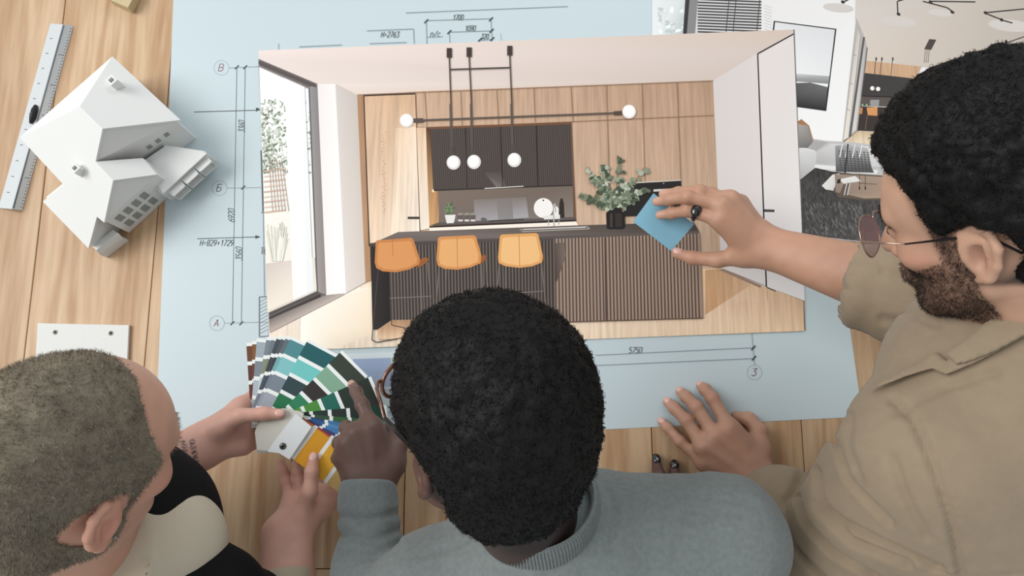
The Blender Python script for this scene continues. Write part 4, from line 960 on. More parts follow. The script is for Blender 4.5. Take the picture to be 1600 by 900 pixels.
def afro(h, seed, n_curl, ctr, rad, back_c, back_r, nape=-0.09, zl=HLINE_Z, yl=HLINE_Y, lump=0.004):
    fl = Field((-0.135, -0.17, -0.11), (0.135, 0.135, 0.19), h)
    fl.ell(ctr, rad, k=0.02); fl.ell(back_c, back_r, k=0.04)
    x, y, z = fl.grid(); gate = hair_gate(x, y, np.broadcast_to(z, fl.A.shape), zl, yl, nape).astype(np.float32)
    k = 0.018; t = np.maximum(k - np.abs(fl.A - gate), 0) / k; fl.A = np.maximum(fl.A, gate) + t * t * k * 0.25
    V, F = fl.mesh(); N = vnormals(V, F)
    V = V + N * (lump * noise(V, 55) + lump * 0.7 * noise(V + 3, 120) + lump * 0.4 * noise(V + 7, 260))[:, None]
    rs = np.random.RandomState(seed); pick = rs.randint(0, len(V), n_curl)
    S = strands(V - N * 0.002, N, pick, 0.0085, 4.2, 0.00042, seed + 1, 4, 0.9)
    return join([(V, F), S])
# ------------------------------------------------------------------ people
SKIN = lambda n, rough=0.48: mat(n, attr=True, rough=rough, spec=0.35, bump=0.25, bscale=900, sss=0.06)
HAIRB = mat('hair_black', (19, 18, 18), rough=0.6, spec=0.18)
def skin_cols(V, base, var=0.10, seed=0.0):
    n = 0.6 * noise(V + seed, 28) + 0.4 * noise(V + seed + 5, 90)
    return s2l(base)[None, :] * (1 + var * n)[:, None]
def blendc(C, w, col): return C * (1 - w[:, None]) + s2l(col)[None, :] * w[:, None]
def limb_mesh(fl): V, F = fl.mesh(); return V, F
def trousers(name, hips, feet, material, person):
    lo = np.min(np.array(hips + feet), 0) - 0.2; hi = np.max(np.array(hips + feet), 0) + 0.2; lo[2] = -0.02
    fl = Field(lo, hi, 0.012)
    fl.cone(hips[0], hips[1], 0.115, 0.115, 0.04)
    for a, b in zip(hips, feet):
        m = (np.asarray(a) + np.asarray(b)) / 2; fl.cone(a, m, 0.095, 0.068, 0.03); fl.cone(m, np.asarray(b) + (0, 0, 0.06), 0.068, 0.05, 0.02); fl.cone(np.asarray(b) + (0, -0.03, 0.045), np.asarray(b) + (0, 0.14, 0.03), 0.042, 0.032, 0.02)
    V, F = fl.mesh(); V[:, 2] = np.maximum(V[:, 2], 0.001)
    return mesh_obj(name, V, F, material, person, smooth=True)
def bounds(pts, m):
    P = np.array(pts); return P.min(0) - m, P.max(0) + m
def drape(name, target, poly, off, thick, material, parent, step=4.0):
    """a flap of cloth lying on a garment: outline in photograph pixels, laid on the garment's surface"""
    from mathutils.bvhtree import BVHTree
    Vt, Ft = target; bv = BVHTree.FromPolygons([tuple(v) for v in Vt], [tuple(int(i) for i in f) for f in Ft])
    xs = [p[0] for p in poly]; ys = [p[1] for p in poly]
    pts2 = []; 
    n = len(poly); ring = []
    for i in range(n):
        a, b = np.array(poly[i], float), np.array(poly[(i + 1) % n], float); m = max(1, int(np.linalg.norm(b - a) / step))
        ring += [tuple(a + (b - a) * t / m) for t in range(m)]
    inner = []
    def inside(x, y):
        c = False
        for i in range(n):
            (x0, y0), (x1, y1) = poly[i], poly[i - 1]
            if (y0 > y) != (y1 > y) and x < (x1 - x0) * (y - y0) / (y1 - y0) + x0: c = not c
        return c
    for x in np.arange(min(xs), max(xs), step * 1.6):
        for y in np.arange(min(ys), max(ys), step * 1.6):
            if inside(x, y) and min(math.hypot(x - q[0], y - q[1]) for q in ring) > step * 0.8: inner.append((x, y))
    allp = ring + inner
    r = geometry.delaunay_2d_cdt([Vector(p) for p in allp], [(i, (i + 1) % len(ring)) for i in range(len(ring))], [], 1, 1e-4)
    V2, F2 = r[0], r[2]
    top = []; last = None
    org = Vector(CAM)
    for v in V2:
        dx = (v[0] - 800) / FPX; dy = -(v[1] - 450) / FPX; d = Vector(dx * CX + dy * CY - CZ).normalized()
        h = bv.ray_cast(org, d)
        top.append([h[3] if h[0] is not None else None, np.array(d), np.array(h[1]) if h[0] is not None else None])
    good = [t[0] for t in top if t[0] is not None]; med = float(np.median(good))
    for i, t in enumerate(top):
        if t[0] is None or abs(t[0] - med) > 0.25:
            j = min((j for j in range(len(top)) if top[j][0] is not None and abs(top[j][0] - med) <= 0.25), key=lambda j: (V2[i] - V2[j]).length); t[0] = top[j][0]; t[2] = top[j][2]
    P = np.array([CAM + t[1] * t[0] + (t[2] if t[2] @ t[1] < 0 else -t[2]) * off for t in top]); Q = P + np.array([t[1] for t in top]) * thick
    m = len(P); V = np.concatenate([P, Q]); F = []
    for f in F2:
        a = list(f)
        nn = np.cross(P[a[1]] - P[a[0]], P[a[2]] - P[a[0]])
        if nn @ (CAM - P[a[0]]) < 0: a = a[::-1]
        F.append(tuple(a)); F.append(tuple(m + i for i in a[::-1]))
    edge = {}
    for f in F[::2]:
        for i in range(len(f)): edge[(f[i], f[(i + 1) % len(f)])] = 1
    for (a, b) in list(edge):
        if (b, a) not in edge: F.append((b, a, a + m, b + m))
    return mesh_obj(name, V, F, material, parent, smooth=True)

# ======== the man on the right: tan jacket, round glasses ========
pR = empty('person', (0.86, -0.62, 0)); tag(pR, 'person in a tan blazer and round metal glasses reaching over with a blue card', 'person')
ZR = [-0.20, -0.085, -0.065, -0.04, -0.02, 0.0, 0.03, 0.06, 0.08, 0.098, 0.115, 0.2]; YR = [-0.07, -0.066, -0.045, 0.014, 0.020, 0.026, 0.034, 0.042, 0.054, 0.080, 0.13, 0.3]
HR_PX = (1546, 326); C_R = U(HR_PX[0], HR_PX[1], 0.50)
R_R = head_axes(HR_PX[0], HR_PX[1], (-0.93, -0.06, -0.36), (-0.16, 0.9, 0.40))
NKr = U(1600, 575, 0.365); SBr = C_R + R_R @ np.array([0, -0.036, -0.045])
fl = head_field(neck_to=tuple(R_R.T @ (NKr - C_R))); V, F = fl.mesh()
hx_, hy_, hz_ = V[:, 0], V[:, 1], V[:, 2]
skR = (193, 152, 128)
Cc = skin_cols(V, skR)
Cc = blendc(Cc, 0.5 * np.exp(-(((hy_ - 0.06) / 0.03) ** 2 + ((hz_ + 0.025) / 0.02) ** 2)), (196, 138, 116))
beardw = sstep(-0.022, -0.05, hz_ + 0.25 * (hy_ - 0.05)) * sstep(-0.012, 0.006, hy_) * sstep(-0.135, -0.118, hz_)
side = sstep(0.018, 0.009, np.abs(hy_ - 0.017)) * sstep(0.05, 0.064, np.abs(hx_)) * sstep(0.05, 0.02, hz_) * sstep(-0.08, -0.06, hz_) * sstep(0.004, 0.009, hy_)
stub = np.clip(np.maximum(beardw * sstep(-0.125, -0.10, hz_), 0.7 * side), 0, 1)
lip = np.exp(-(((hx_) / 0.02) ** 4 + ((hz_ + 0.0625) / 0.010) ** 2)) * sstep(0.088, 0.094, hy_)
Cc = blendc(Cc, 0.82 * stub * (1 - 0.8 * lip) * (0.8 + 0.2 * noise(V, 400)), (58, 42, 36)); Cc = blendc(Cc, 0.7 * lip, (160, 100, 92))
scalp = sstep(0.010, -0.008, hair_gate(hx_, hy_, hz_, ZR, YR)); Cc = blendc(Cc, 0.9 * scalp, (40, 34, 32))
conch = np.exp(-(((hy_ + 0.015) / 0.010) ** 2 + ((hz_ + 0.014) / 0.013) ** 2)) * sstep(0.070, 0.076, np.abs(hx_)); Cc = blendc(Cc, 0.55 * conch, (120, 78, 62))  # shade of the ear hollow painted into the skin colour
NH = vnormals(V, F); HV, HF = V, F
WV = place(V, C_R, R_R); bodyR = [(WV, F, Cc)]
# right hand with the card, forearm
fl = Field(*bounds([U(1015, 290, 0.10), U(1340, 460, 0.30), U(1200, 300, 0.2), U(1030, 420, 0.09)], 0.03), 0.0026)
wr = U(1196, 385, 0.165)
fA = [[U(1124, 343, 0.178), U(1074, 329, 0.168), U(1050, 333, 0.150), U(1031, 336, 0.140)],
      [U(1128, 322, 0.185), U(1074, 308, 0.182), U(1046, 312, 0.160), U(1026, 315, 0.146)],
      [U(1141, 312, 0.176), U(1094, 299, 0.178), U(1060, 301, 0.160), U(1036, 303, 0.142)],
      [U(1156, 318, 0.158), U(1112, 301, 0.158), U(1084, 305, 0.140), U(1062, 312, 0.122)]]
tA = [U(1166, 398, 0.152), U(1122, 406, 0.140), U(1082, 403, 0.126), U(1058, 396, 0.120)]
hand(fl, wr, fA, tA, s=1.06, tendon=(0, 0.35, 0.93))
e_ = U(1330, 428, 0.225)
fl.cone(wr + np.array([0.0, 0.010, 0]), e_ + np.array([0, 0.012, 0]), 0.0205, 0.034, 0.02); fl.cone(wr + np.array([0.0, -0.014, 0]), e_ + np.array([0, -0.012, 0]), 0.0185, 0.032, 0.02)
V, F = fl.mesh(); Cc = skin_cols(V, (180, 138, 114), 0.14)
for ch in fA:
    for j in (1,): Cc = blendc(Cc, 0.35 * np.exp(-(np.linalg.norm(V - ch[j], axis=1) / 0.011) ** 2), (176, 118, 98))
    Cc = blendc(Cc, 0.45 * np.exp(-(np.linalg.norm(V - ch[-1], axis=1) / 0.013) ** 2), (222, 176, 160))
Cc = blendc(Cc, 0.4 * np.exp(-(np.linalg.norm(V - tA[2], axis=1) / 0.014) ** 2), (190, 116, 100))
Cc = blendc(Cc, 0.25 * np.exp(-(seg_dist(V, [wr, e_]) / 0.04) ** 2) * (0.5 + 0.5 * noise(V, 70)), (150, 108, 90))
bodyR.append((V, F, Cc))
# left hand flat on the table
fl = Field(*bounds([U(1020, 590, 0.0), U(1240, 810, 0.09), U(1210, 640, 0.0)], 0.02), 0.0026)
wl = U(1172, 742, 0.042)
fB = [[U(1139, 668, 0.048), U(1113, 622, 0.036), U(1102, 609, 0.018), U(1095, 603, 0.0085)],
      [U(1117, 681, 0.051), U(1088, 636, 0.040), U(1072, 620, 0.020), U(1063, 612, 0.0085)],
      [U(1099, 698, 0.048), U(1073, 657, 0.036), U(1054, 638, 0.018), U(1043, 628, 0.0085)],
      [U(1100, 722, 0.038), U(1063, 690, 0.027), U(1044, 669, 0.014), U(1034, 659, 0.0075)]]
tB = [U(1184, 705, 0.030), U(1186, 674, 0.024), U(1170, 655, 0.014), U(1150, 651, 0.010)]
hand(fl, wl, fB, tB, s=1.17, tendon=(0, 0, 1))
e2 = U(1235, 800, 0.075); fl.cone(wl + np.array([0.006, 0.008, 0]), e2, 0.0215, 0.032, 0.02); fl.cone(wl + np.array([-0.012, -0.01, 0]), e2, 0.02, 0.03, 0.02)
V, F = fl.mesh(); V[:, 2] = np.maximum(V[:, 2], ZT + 0.0012); Cc = skin_cols(V, (178, 136, 114), 0.14)
for ch in fB:
    Cc = blendc(Cc, 0.45 * np.exp(-(np.linalg.norm(V - ch[1], axis=1) / 0.010) ** 2), (164, 104, 84)); Cc = blendc(Cc, 0.4 * np.exp(-(np.linalg.norm(V - ch[-1], axis=1) / 0.012) ** 2), (214, 160, 148)); Cc = blendc(Cc, 0.35 * np.exp(-(np.linalg.norm(V - ch[0], axis=1) / 0.012) ** 2), (150, 104, 88))
bodyR.append((V, F, Cc))
def make_body(name, parts, material, person):
    V, F = join([(v, f) for v, f, c in parts]); C = np.concatenate([c for v, f, c in parts])
    return mesh_obj(name, V, F, material, person, cols=C, smooth=True)
def inner(nk, sl, el, wl_, sr, er, wr_, hip, sk):
    pts = [nk, sl, el, wl_, sr, er, wr_, hip]; f = Field(*bounds(pts, 0.11), 0.008)
    mid = (np.asarray(sl) + np.asarray(sr)) / 2; f.cone(nk, mid, 0.05, 0.06, 0.03); f.cone(sl, sr, 0.045, 0.045, 0.03); f.cone(mid, hip, 0.085, 0.10, 0.05)
    f.chain([sl, el, wl_], [0.042, 0.034, 0.020], 0.02); f.chain([sr, er, wr_], [0.042, 0.034, 0.020], 0.02)
    V, F = f.mesh(); return V, F, skin_cols(V, sk)
bodyR.append(inner(NKr, U(1432, 710, 0.345), U(1282, 868, 0.185), U(1200, 775, 0.052), U(1660, 475, 0.33), U(1530, 480, 0.265), U(1300, 425, 0.208), np.array([0.86, -0.66, 0.98]), skR))
make_body('body', bodyR, SKIN('skin_tan'), pR)
NAILP = mat('fingernail_pink', (214, 168, 156), rough=0.3, spec=0.5)
for ch in fB: nail('fingernail', ch[-1], ch[-2], (0, 0.15, 1), 0.0078, NAILP, pR)
nail('fingernail', tA[-1], tA[-2], (-0.2, 0.5, 0.8), 0.009, NAILP, pR)
# hair, beard, brows
AV, AF = afro(0.0032, 21, 52000, (0, -0.018, 0.066), (0.096, 0.116, 0.100), (0, -0.055, 0.0), (0.084, 0.072, 0.085), nape=-0.085, zl=ZR, yl=YR)
mesh_obj('hair', place(AV, C_R, R_R), AF, HAIRB, pR, smooth=True)
rs = np.random.RandomState(3); cand = np.nonzero(stub * (1 - lip) > 0.35)[0]; pick = rs.choice(cand, 15000)
SV, SF = strands(HV, NH, pick, 0.0040, 0.8, 0.00022, 5, 2, 0.7, comb=np.array([0, 0.2, -0.8])); mesh_obj('beard', place(SV, C_R, R_R), SF, mat('beard_brown', (44, 33, 29), rough=0.6, spec=0.2), pR)
browm = (np.abs(np.abs(hx_) - 0.034) < 0.021) & (np.abs(hz_ - (0.028 - 4 * (np.abs(hx_) - 0.034) ** 2 * 10)) < 0.0055) & (hy_ > 0.06)
def brows(col, person, C0, R0):
    for s in (-1, 1):
        pick = np.random.RandomState(8).choice(np.nonzero(browm & (hx_ * s > 0))[0], 350); SV, SF = strands(HV - NH * 0.001, NH, pick, 0.0042, 0.5, 0.00026, 6, 2, 0.3, comb=np.array([[1.6 * s, 0, 0.4]]))
        mesh_obj('eyebrow', place(SV, C0, R0), SF, mat('brow_hair_' + person.name, col, rough=0.6), person)
brows((34, 28, 26), pR, C_R, R_R)
def eyes(person, C0, R0, iris):
    for s in (-1, 1):
        c = place(np.array([[s * 0.032, 0.0815, 0.001]]), C0, R0)[0]
        e = ellipsoid('eye', c, (R0[:, 0] * 0.0115, R0[:, 2] * 0.0052, R0[:, 1] * 0.0118), mat('eye_white', (168, 156, 150), rough=0.2, spec=0.5), person)
        c2 = place(np.array([[s * 0.032, 0.0925, 0.0]]), C0, R0)[0]
        ellipsoid('iris', c2, (R0[:, 0] * 0.0052, R0[:, 2] * 0.0046, R0[:, 1] * 0.0020), mat('iris_' + person.name, iris, rough=0.1, spec=0.6), person)
eyes(pR, C_R, R_R, (50, 34, 26))
# jacket
JT = mat('jacket_tan', (146, 130, 109), rough=0.85, spec=0.15, bump=0.35, bscale=1200, var=0.05, vscale=60, sheen=0.15)
NBr = U(1592, 560, 0.40); SLr = U(1446, 706, 0.365); SRr = U(1660, 470, 0.35); HIr = np.array([0.88, -0.66, 0.90])
fl = Field(*bounds([U(1290, 380, 0.15), U(1180, 780, 0.0), U(1240, 960, 0.0), SRr + 0.05, HIr + 0.12, NBr], 0.09), 0.0042)
fl.cone(SLr, SRr, 0.070, 0.066, 0.03); fl.cone((SLr + SRr) / 2 + (0.03, -0.02, -0.05), HIr, 0.125, 0.15, 0.08); fl.cone(SLr + (0.05, -0.05, -0.04), HIr + (-0.08, 0, 0), 0.085, 0.09, 0.06)
fl.cone(U(1400, 800, 0.27), HIr + (-0.10, 0, 0.02), 0.06, 0.09, 0.06)
fl.cone(NBr + (0.0, 0.0, 0.0), NBr + (0.0, -0.06, -0.03), 0.070, 0.085, 0.05)
ELr = U(1282, 868, 0.19); WLr = U(1196, 775, 0.055)
fl.chain([SLr, U(1384, 776, 0.29), ELr], [0.071, 0.066, 0.058], 0.03); fl.chain([ELr, U(1240, 808, 0.11), WLr], [0.056, 0.050, 0.038], 0.02)
ERr = U(1530, 480, 0.27); CUr = U(1316, 442, 0.213)
fl.chain([SRr, ERr], [0.066, 0.058], 0.03); fl.chain([ERr, U(1420, 462, 0.24), CUr], [0.056, 0.050, 0.0405], 0.02)
# sleeve mouths
dR = (CUr - ERr) / np.linalg.norm(CUr - ERr); fl.cut(CUr - dR * 0.016, dR, 0.085)
dL = (WLr - ELr) / np.linalg.norm(WLr - ELr); fl.cut(WLr - dL * 0.006, dL, 0.075)
V, F = fl.mesh(); N = vnormals(V, F)
V = V + N * (0.0022 * noise(V, 16) + 0.0010 * noise(V + 2, 40))[:, None]
V = crease(V, N, [(1.0, (1270, 742), (1262, 775), (1275, 815), (1310, 850), (1370, 882)), (1.1, (1298, 745), (1300, 785), (1330, 808), (1390, 835), (1470, 868)), (0.7, (1330, 700), (1345, 745), (1400, 800)), (0.8, (1296, 790), (1340, 832), (1420, 862)),
     (0.7, (1405, 640), (1432, 665), (1455, 720), (1478, 790), (1500, 880), (1508, 910)), (0.35, (1385, 488), (1430, 500), (1480, 520)), (0.3, (1380, 432), (1420, 446)), (0.5, (1405, 715), (1420, 760), (1450, 820)), (0.4, (1408, 658), (1470, 622), (1560, 582)), (0.9, (1250, 760), (1238, 800), (1250, 850), (1290, 890)), (0.6, (1350, 660), (1345, 700), (1360, 740))], 0.0085, 0.0050)
jac = (V, F); jo = mesh_obj('jacket', V, F, JT, pR, smooth=True)
drape('lapel', jac, [(1366, 618), (1395, 600), (1470, 556), (1484, 570), (1492, 560), (1600, 488), (1600, 530), (1560, 552), (1500, 582), (1482, 590), (1462, 582), (1420, 598), (1385, 612)], 0.010, 0.006, JT, pR)
drape('collar', jac, [(1488, 558), (1540, 520), (1610, 470), (1610, 525), (1560, 552), (1500, 576)], 0.016, 0.008, JT, pR)
# shirt under the jacket
SHR = mat('shirt_cream', (206, 192, 170), rough=0.85, bump=0.2, bscale=900)
fl = Field(*bounds([NBr, NKr, SBr + (NKr - SBr) * 0.6], 0.09), 0.004)
nb = SBr + (NKr - SBr) * 0.66; fl.cone(nb, NBr + (0, -0.02, -0.01), 0.066, 0.084, 0.02); fl.cut(nb + (NKr - SBr) * 0.02, SBr - NKr, 0.1)
V, F = fl.mesh(); mesh_obj('shirt_collar', V, F, JT, pR, smooth=True)
trousers('trousers', [HIr + (-0.09, 0, -0.02), HIr + (0.09, 0, -0.02)], [np.array([0.74, -0.66, 0.0]), np.array([0.98, -0.72, 0.0])], mat('trouser_dark', (60, 58, 60), rough=0.9), pR)
# ring on the index finger
rg = empty('finger_ring', fA[0][1] + (fA[0][0] - fA[0][1]) * 0.30); tag(rg, 'chunky black ring on the hand holding the blue card', 'ring')
rc = fA[0][1] + (fA[0][0] - fA[0][1]) * 0.26; rd = (fA[0][0] - fA[0][1]); rd /= np.linalg.norm(rd); ra = np.cross(rd, (0, 0, 1.0)); ra /= np.linalg.norm(ra); rb = np.cross(rd, ra)
BLK = mat('ring_black', (12, 12, 14), rough=0.12, spec=0.6, coat=0.6)
tube('band', [rc + 0.0102 * (math.cos(t) * ra + math.sin(t) * rb) for t in [2 * math.pi * i / 24 for i in range(24)]], 0.0040, BLK, rg, seg=10, closed=True)
tp = np.array([0, 0, 1.0]) - rd * rd[2]; tp /= np.linalg.norm(tp)
ellipsoid('stone', rc + tp * 0.011, (ra * 0.0108, rd * 0.0078, tp * 0.0050), BLK, rg)
# round metal glasses
gl = empty('round_glasses', place(np.array([[0, 0.11, 0]]), C_R, R_R)[0]); tag(gl, 'round thin metal glasses with pink lenses on the face in profile', 'glasses')
GM = mat('glasses_metal', (176, 150, 132), rough=0.22, metal=0.9)
LENS = mat('lens_pink', (176, 148, 160), rough=0.05, spec=0.5, alpha=0.42)
def glasses(root, C0, R0, rx, rz, yc, zc, frame_m, frame_r, lens_m, temple_m, tip_m, half=0.034, drop=0.0, hinge_x=0.066, ear_y=-0.028, ear_x=0.079):
    W_ = lambda x, y, z: C0 + R0 @ np.array([x, y, z])
    for s in (-1, 1):
        ringp = [W_(s * half + rx * math.cos(t), yc - 0.006 * abs(math.cos(t)) * (1 if s * math.cos(t) > 0 else 0) - 0.12 * rz * math.sin(-t) * 0.4, zc + rz * math.sin(t)) for t in [2 * math.pi * i / 32 for i in range(32)]]
        tube('rim', ringp, frame_r, frame_m, root, seg=8, closed=True)
        c = np.mean(ringp, 0); Vl = [c + R0[:, 1] * 0.0012] + ringp; Vb = [c] + [p - R0[:, 1] * 0.0012 for p in ringp]
        n = 32; FF = [(0, 1 + i, 1 + (i + 1) % n) for i in range(n)] + [(n + 1, n + 2 + (i + 1) % n, n + 2 + i) for i in range(n)]
        mesh_obj('lens', Vl + Vb, FF, lens_m, root, smooth=True)
        h0 = W_(s * hinge_x, yc - 0.006, zc + 0.010); h1 = W_(s * (hinge_x + 0.006), yc - 0.016, zc + 0.010); mid = W_(s * (ear_x + 0.003), yc - 0.065, zc + 0.010 - drop * .4); ear = W_(s * ear_x, ear_y + 0.012, zc + 0.012 - drop); tip = W_(s * (ear_x - 0.002), ear_y - 0.022, zc - 0.012 - drop)
        tube('temple', [W_(s * (half + rx * 0.96), yc - 0.004, zc + 0.008), h0, h1, mid], frame_r * 0.95, temple_m, root, seg=8)
        tube('temple_tip', [mid, (mid + ear) / 2, ear, (ear + tip) / 2 + R0[:, 2] * 0.003, tip], [frame_r * 1.0, frame_r * 1.35, frame_r * 1.5, frame_r * 1.5, frame_r * 1.3], tip_m, root, seg=8)
    tube('bridge', [W_(-half + rx * 0.92, yc + 0.001, zc + 0.012), W_(0, yc + 0.004, zc + 0.016), W_(half - rx * 0.92, yc + 0.001, zc + 0.012)], frame_r, frame_m, root, seg=8)
glasses(gl, C_R, R_R, 0.0255, 0.0245, 0.118, -0.004, GM, 0.0010, LENS, GM, mat('temple_black', (16, 15, 16), rough=0.25), half=0.034, hinge_x=0.063)

# ======== the man in the middle: grey sweater ========
pC = empty('person', (0.09, -0.72, 0)); tag(pC, 'person in a grey ribbed turtleneck seen from behind, pointing at the colour deck', 'person')
HC_PX = (757, 662); C_C = U(HC_PX[0], HC_PX[1], 0.48)
R_C = head_axes(HC_PX[0], HC_PX[1], (-0.55, 0.55, -0.62), (0.08, 0.70, 0.70))
fl = head_field(neck_to=tuple(R_C.T @ (U(846, 842, 0.35) - C_C)), neck_r=(0.055, 0.058)); V, F = fl.mesh()
skC = (92, 66, 56)
Cc = skin_cols(V, skC); x, y, z = V.T
Cc = blendc(Cc, 0.93 * sstep(0.012, -0.012, hair_gate(x, y, z, nape=-0.12)), (24, 21, 21)); Cc = blendc(Cc, 0.7 * sstep(-0.06, -0.10, z) * sstep(0.02, -0.02, y), (46, 34, 30)); Cc = blendc(Cc, 0.5 * np.exp(-((x / 0.02) ** 4 + ((z + 0.0625) / 0.010) ** 2)) * sstep(0.088, 0.094, y), (110, 66, 62))
bodyC = [(place(V, C_C, R_C), F, Cc)]
# pointing left hand
fl = Field(*bounds([U(515, 590, 0.13), U(640, 830, 0.24), U(645, 600, 0.2)], 0.035), 0.0026)
wc = U(578, 752, 0.195)
fC = [[U(581, 668, 0.205), U(566, 633, 0.192), U(557, 613, 0.172), U(550.5, 602, 0.158)],
      [U(557, 676, 0.207), U(541, 668, 0.180), U(545, 690, 0.158), U(556, 706, 0.156)],
      [U(543, 693, 0.200), U(530, 692, 0.175), U(538, 712, 0.155), U(550, 724, 0.156)],
      [U(537, 716, 0.192), U(527, 716, 0.172), U(535, 730, 0.156), U(548, 738, 0.157)]]
tC = [U(612, 724, 0.190), U(624, 694, 0.186), U(612, 674, 0.172), U(592, 668, 0.165)]
hand(fl, wc, fC, tC, s=1.06, palm=0.0145, tendon=(0, 0, 1))
e3 = U(579, 845, 0.208); fl.cone(wc + (0.012, 0, 0), e3, 0.023, 0.027, 0.02); fl.cone(wc + (-0.012, 0, 0), e3, 0.023, 0.027, 0.02)
V, F = fl.mesh(); Cc = skin_cols(V, (104, 80, 72))
Cc = blendc(Cc, 0.65 * np.exp(-(np.linalg.norm(V - fC[0][-1], axis=1) / 0.008) ** 2), (196, 150, 134)); Cc = blendc(Cc, 0.5 * np.exp(-(np.linalg.norm(V - fC[0][1], axis=1) / 0.009) ** 2), (74, 52, 46))
for ch in fC[1:]: Cc = blendc(Cc, 0.3 * np.exp(-(np.linalg.norm(V - ch[0], axis=1) / 0.012) ** 2), (74, 54, 48))
bodyC.append((V, F, Cc))
# right hand: fingers resting on the table, black nails
fl = Field(*bounds([U(985, 700, 0.0), U(1120, 860, 0.07)], 0.025), 0.0026)
wq = U(1075, 830, 0.05)
fD = [[U(1014, 790, 0.040), U(1004, 768, 0.026), U(1001, 750, 0.009)],
      [U(1038, 776, 0.042), U(1030, 742, 0.026), U(1025, 720, 0.0085)],
      [U(1060, 778, 0.040), U(1056, 748, 0.024), U(1053, 729, 0.0085)],
      [U(1082, 790, 0.036), U(1078, 768, 0.020), U(1075, 756, 0.0085)]]
hand(fl, wq, fD, [U(1040, 835, 0.035), U(1005, 815, 0.025), U(990, 795, 0.012)], s=1.12); fl.cone(wq, U(1120, 890, 0.09), 0.03, 0.036, 0.02)
V, F = fl.mesh(); V[:, 2] = np.maximum(V[:, 2], ZT + 0.001); bodyC.append((V, F, skin_cols(V, (88, 66, 60))))
bodyC.append(inner(U(848, 850, 0.33), U(668, 935, 0.285), U(585, 985, 0.235), U(579, 800, 0.205), U(1130, 845, 0.285), U(1170, 905, 0.165), U(1110, 850, 0.075), np.array([0.09, -0.78, 0.97]), skC))
make_body('body', bodyC, SKIN('skin_dark', 0.42), pC)
NB_ = mat('nail_polish_black', (8, 8, 9), rough=0.08, spec=0.7, coat=0.8)
for ch in fD[:3]: nail('painted_nail', ch[-1], ch[-2], (0, -0.1, 1), 0.0104, NB_, pC)
nail('fingernail', fC[0][-1], fC[0][-2], (0.2, 0.2, 1), 0.0072, mat('fingernail_tan', (190, 150, 132), rough=0.3, spec=0.5), pC)
ZC = [-0.20, -0.115, -0.09, -0.06, -0.03, 0.0, 0.03, 0.06, 0.08, 0.095, 0.2]; YC = [-0.05, -0.03, -0.02, 0.012, 0.024, 0.032, 0.05, 0.07, 0.10, 0.16, 0.3]
AV, AF = afro(0.0032, 33, 56000, (0, -0.016, 0.052), (0.098, 0.112, 0.098), (0, -0.052, -0.012), (0.080, 0.072, 0.084), nape=-0.100, zl=ZC, yl=YC, lump=0.0030)
mesh_obj('hair', place(AV, C_C, R_C), AF, HAIRB, pC, smooth=True)
brows((20, 18, 18), pC, C_C, R_C); eyes(pC, C_C, R_C, (40, 26, 20))
g2 = empty('tortoiseshell_glasses', place(np.array([[0, 0.11, 0]]), C_C, R_C)[0]); tag(g2, 'brown tortoiseshell glasses worn by the person in the middle', 'glasses')
TS = mat('tortoiseshell', (104, 62, 42), rough=0.15, spec=0.6, coat=0.5, var=0.6, vscale=120)
glasses(g2, C_C, R_C, 0.027, 0.023, 0.118, -0.002, TS, 0.0024, mat('lens_clear', (205, 212, 225), rough=0.03, alpha=0.25), TS, mat('temple_dark', (30, 26, 26), rough=0.2), half=0.034, hinge_x=0.066, ear_x=0.084)
# sweater
KN = mat('knit_grey', (118, 125, 124), rough=0.9, spec=0.1, bump=0.6, bscale=700, var=0.12, vscale=160, sheen=0.2)
NBc = U(848, 830, 0.36); SLc = U(668, 930, 0.30); SRc = U(1130, 840, 0.30); HIc = np.array([0.09, -0.78, 0.97])
fl = Field(*bounds([U(520, 735, 0.16), U(1260, 900, 0.0), HIc + (0.16, 0, 0), HIc - (0.16, 0, 0), NBc + (0, 0, 0.03)], 0.09), 0.0042)
fl.cone(SLc, NBc + (0.0, -0.03, -0.03), 0.066, 0.085, 0.04); fl.cone(SRc, NBc + (0.02, -0.02, -0.03), 0.072, 0.085, 0.05)
fl.cone((SLc + SRc) / 2 + (0, -0.06, -0.03), HIc, 0.13, 0.15, 0.08); fl.cone(SRc + (-0.05, -0.05, -0.02), HIc + (0.07, 0, 0), 0.085, 0.09, 0.06); fl.cone(SLc + (0.05, -0.03, -0.02), HIc + (-0.07, 0, 0), 0.08, 0.09, 0.06)
fl.chain([SRc, U(1170, 905, 0.17), U(1120, 850, 0.075)], [0.070, 0.056, 0.044], 0.03)
CUc = U(576, 765, 0.197); fl.chain([SLc, U(585, 985, 0.24), U(580, 880, 0.215)], [0.066, 0.056, 0.050], 0.03); fl.chain([U(580, 900, 0.22), U(578, 822, 0.208)], [0.050, 0.040], 0.01); fl.chain([U(577, 806, 0.203), CUc], [0.0415, 0.0395], 0.006)
dq = np.array([0, 1.0, -0.15]); fl.cut(CUc + dq * 0.012, dq, 0.06)
V, F = fl.mesh(); N = vnormals(V, F); V = V + N * (0.0026 * noise(V, 18) + 0.0012 * noise(V + 2, 48))[:, None]
V = crease(V, N, [(1.0, (530, 806), (575, 812), (628, 800)), (0.8, (534, 835), (580, 845), (626, 828)), (0.7, (536, 868), (585, 872), (622, 850)), (0.6, (945, 760), (960, 800), (955, 860)), (0.5, (1070, 815), (1110, 800), (1160, 805)), (0.5, (660, 870), (720, 850), (750, 830)), (0.35, (1000, 790), (1100, 775), (1180, 790))], 0.005, 0.006)
mesh_obj('sweater', V, F, KN, pC, smooth=True)
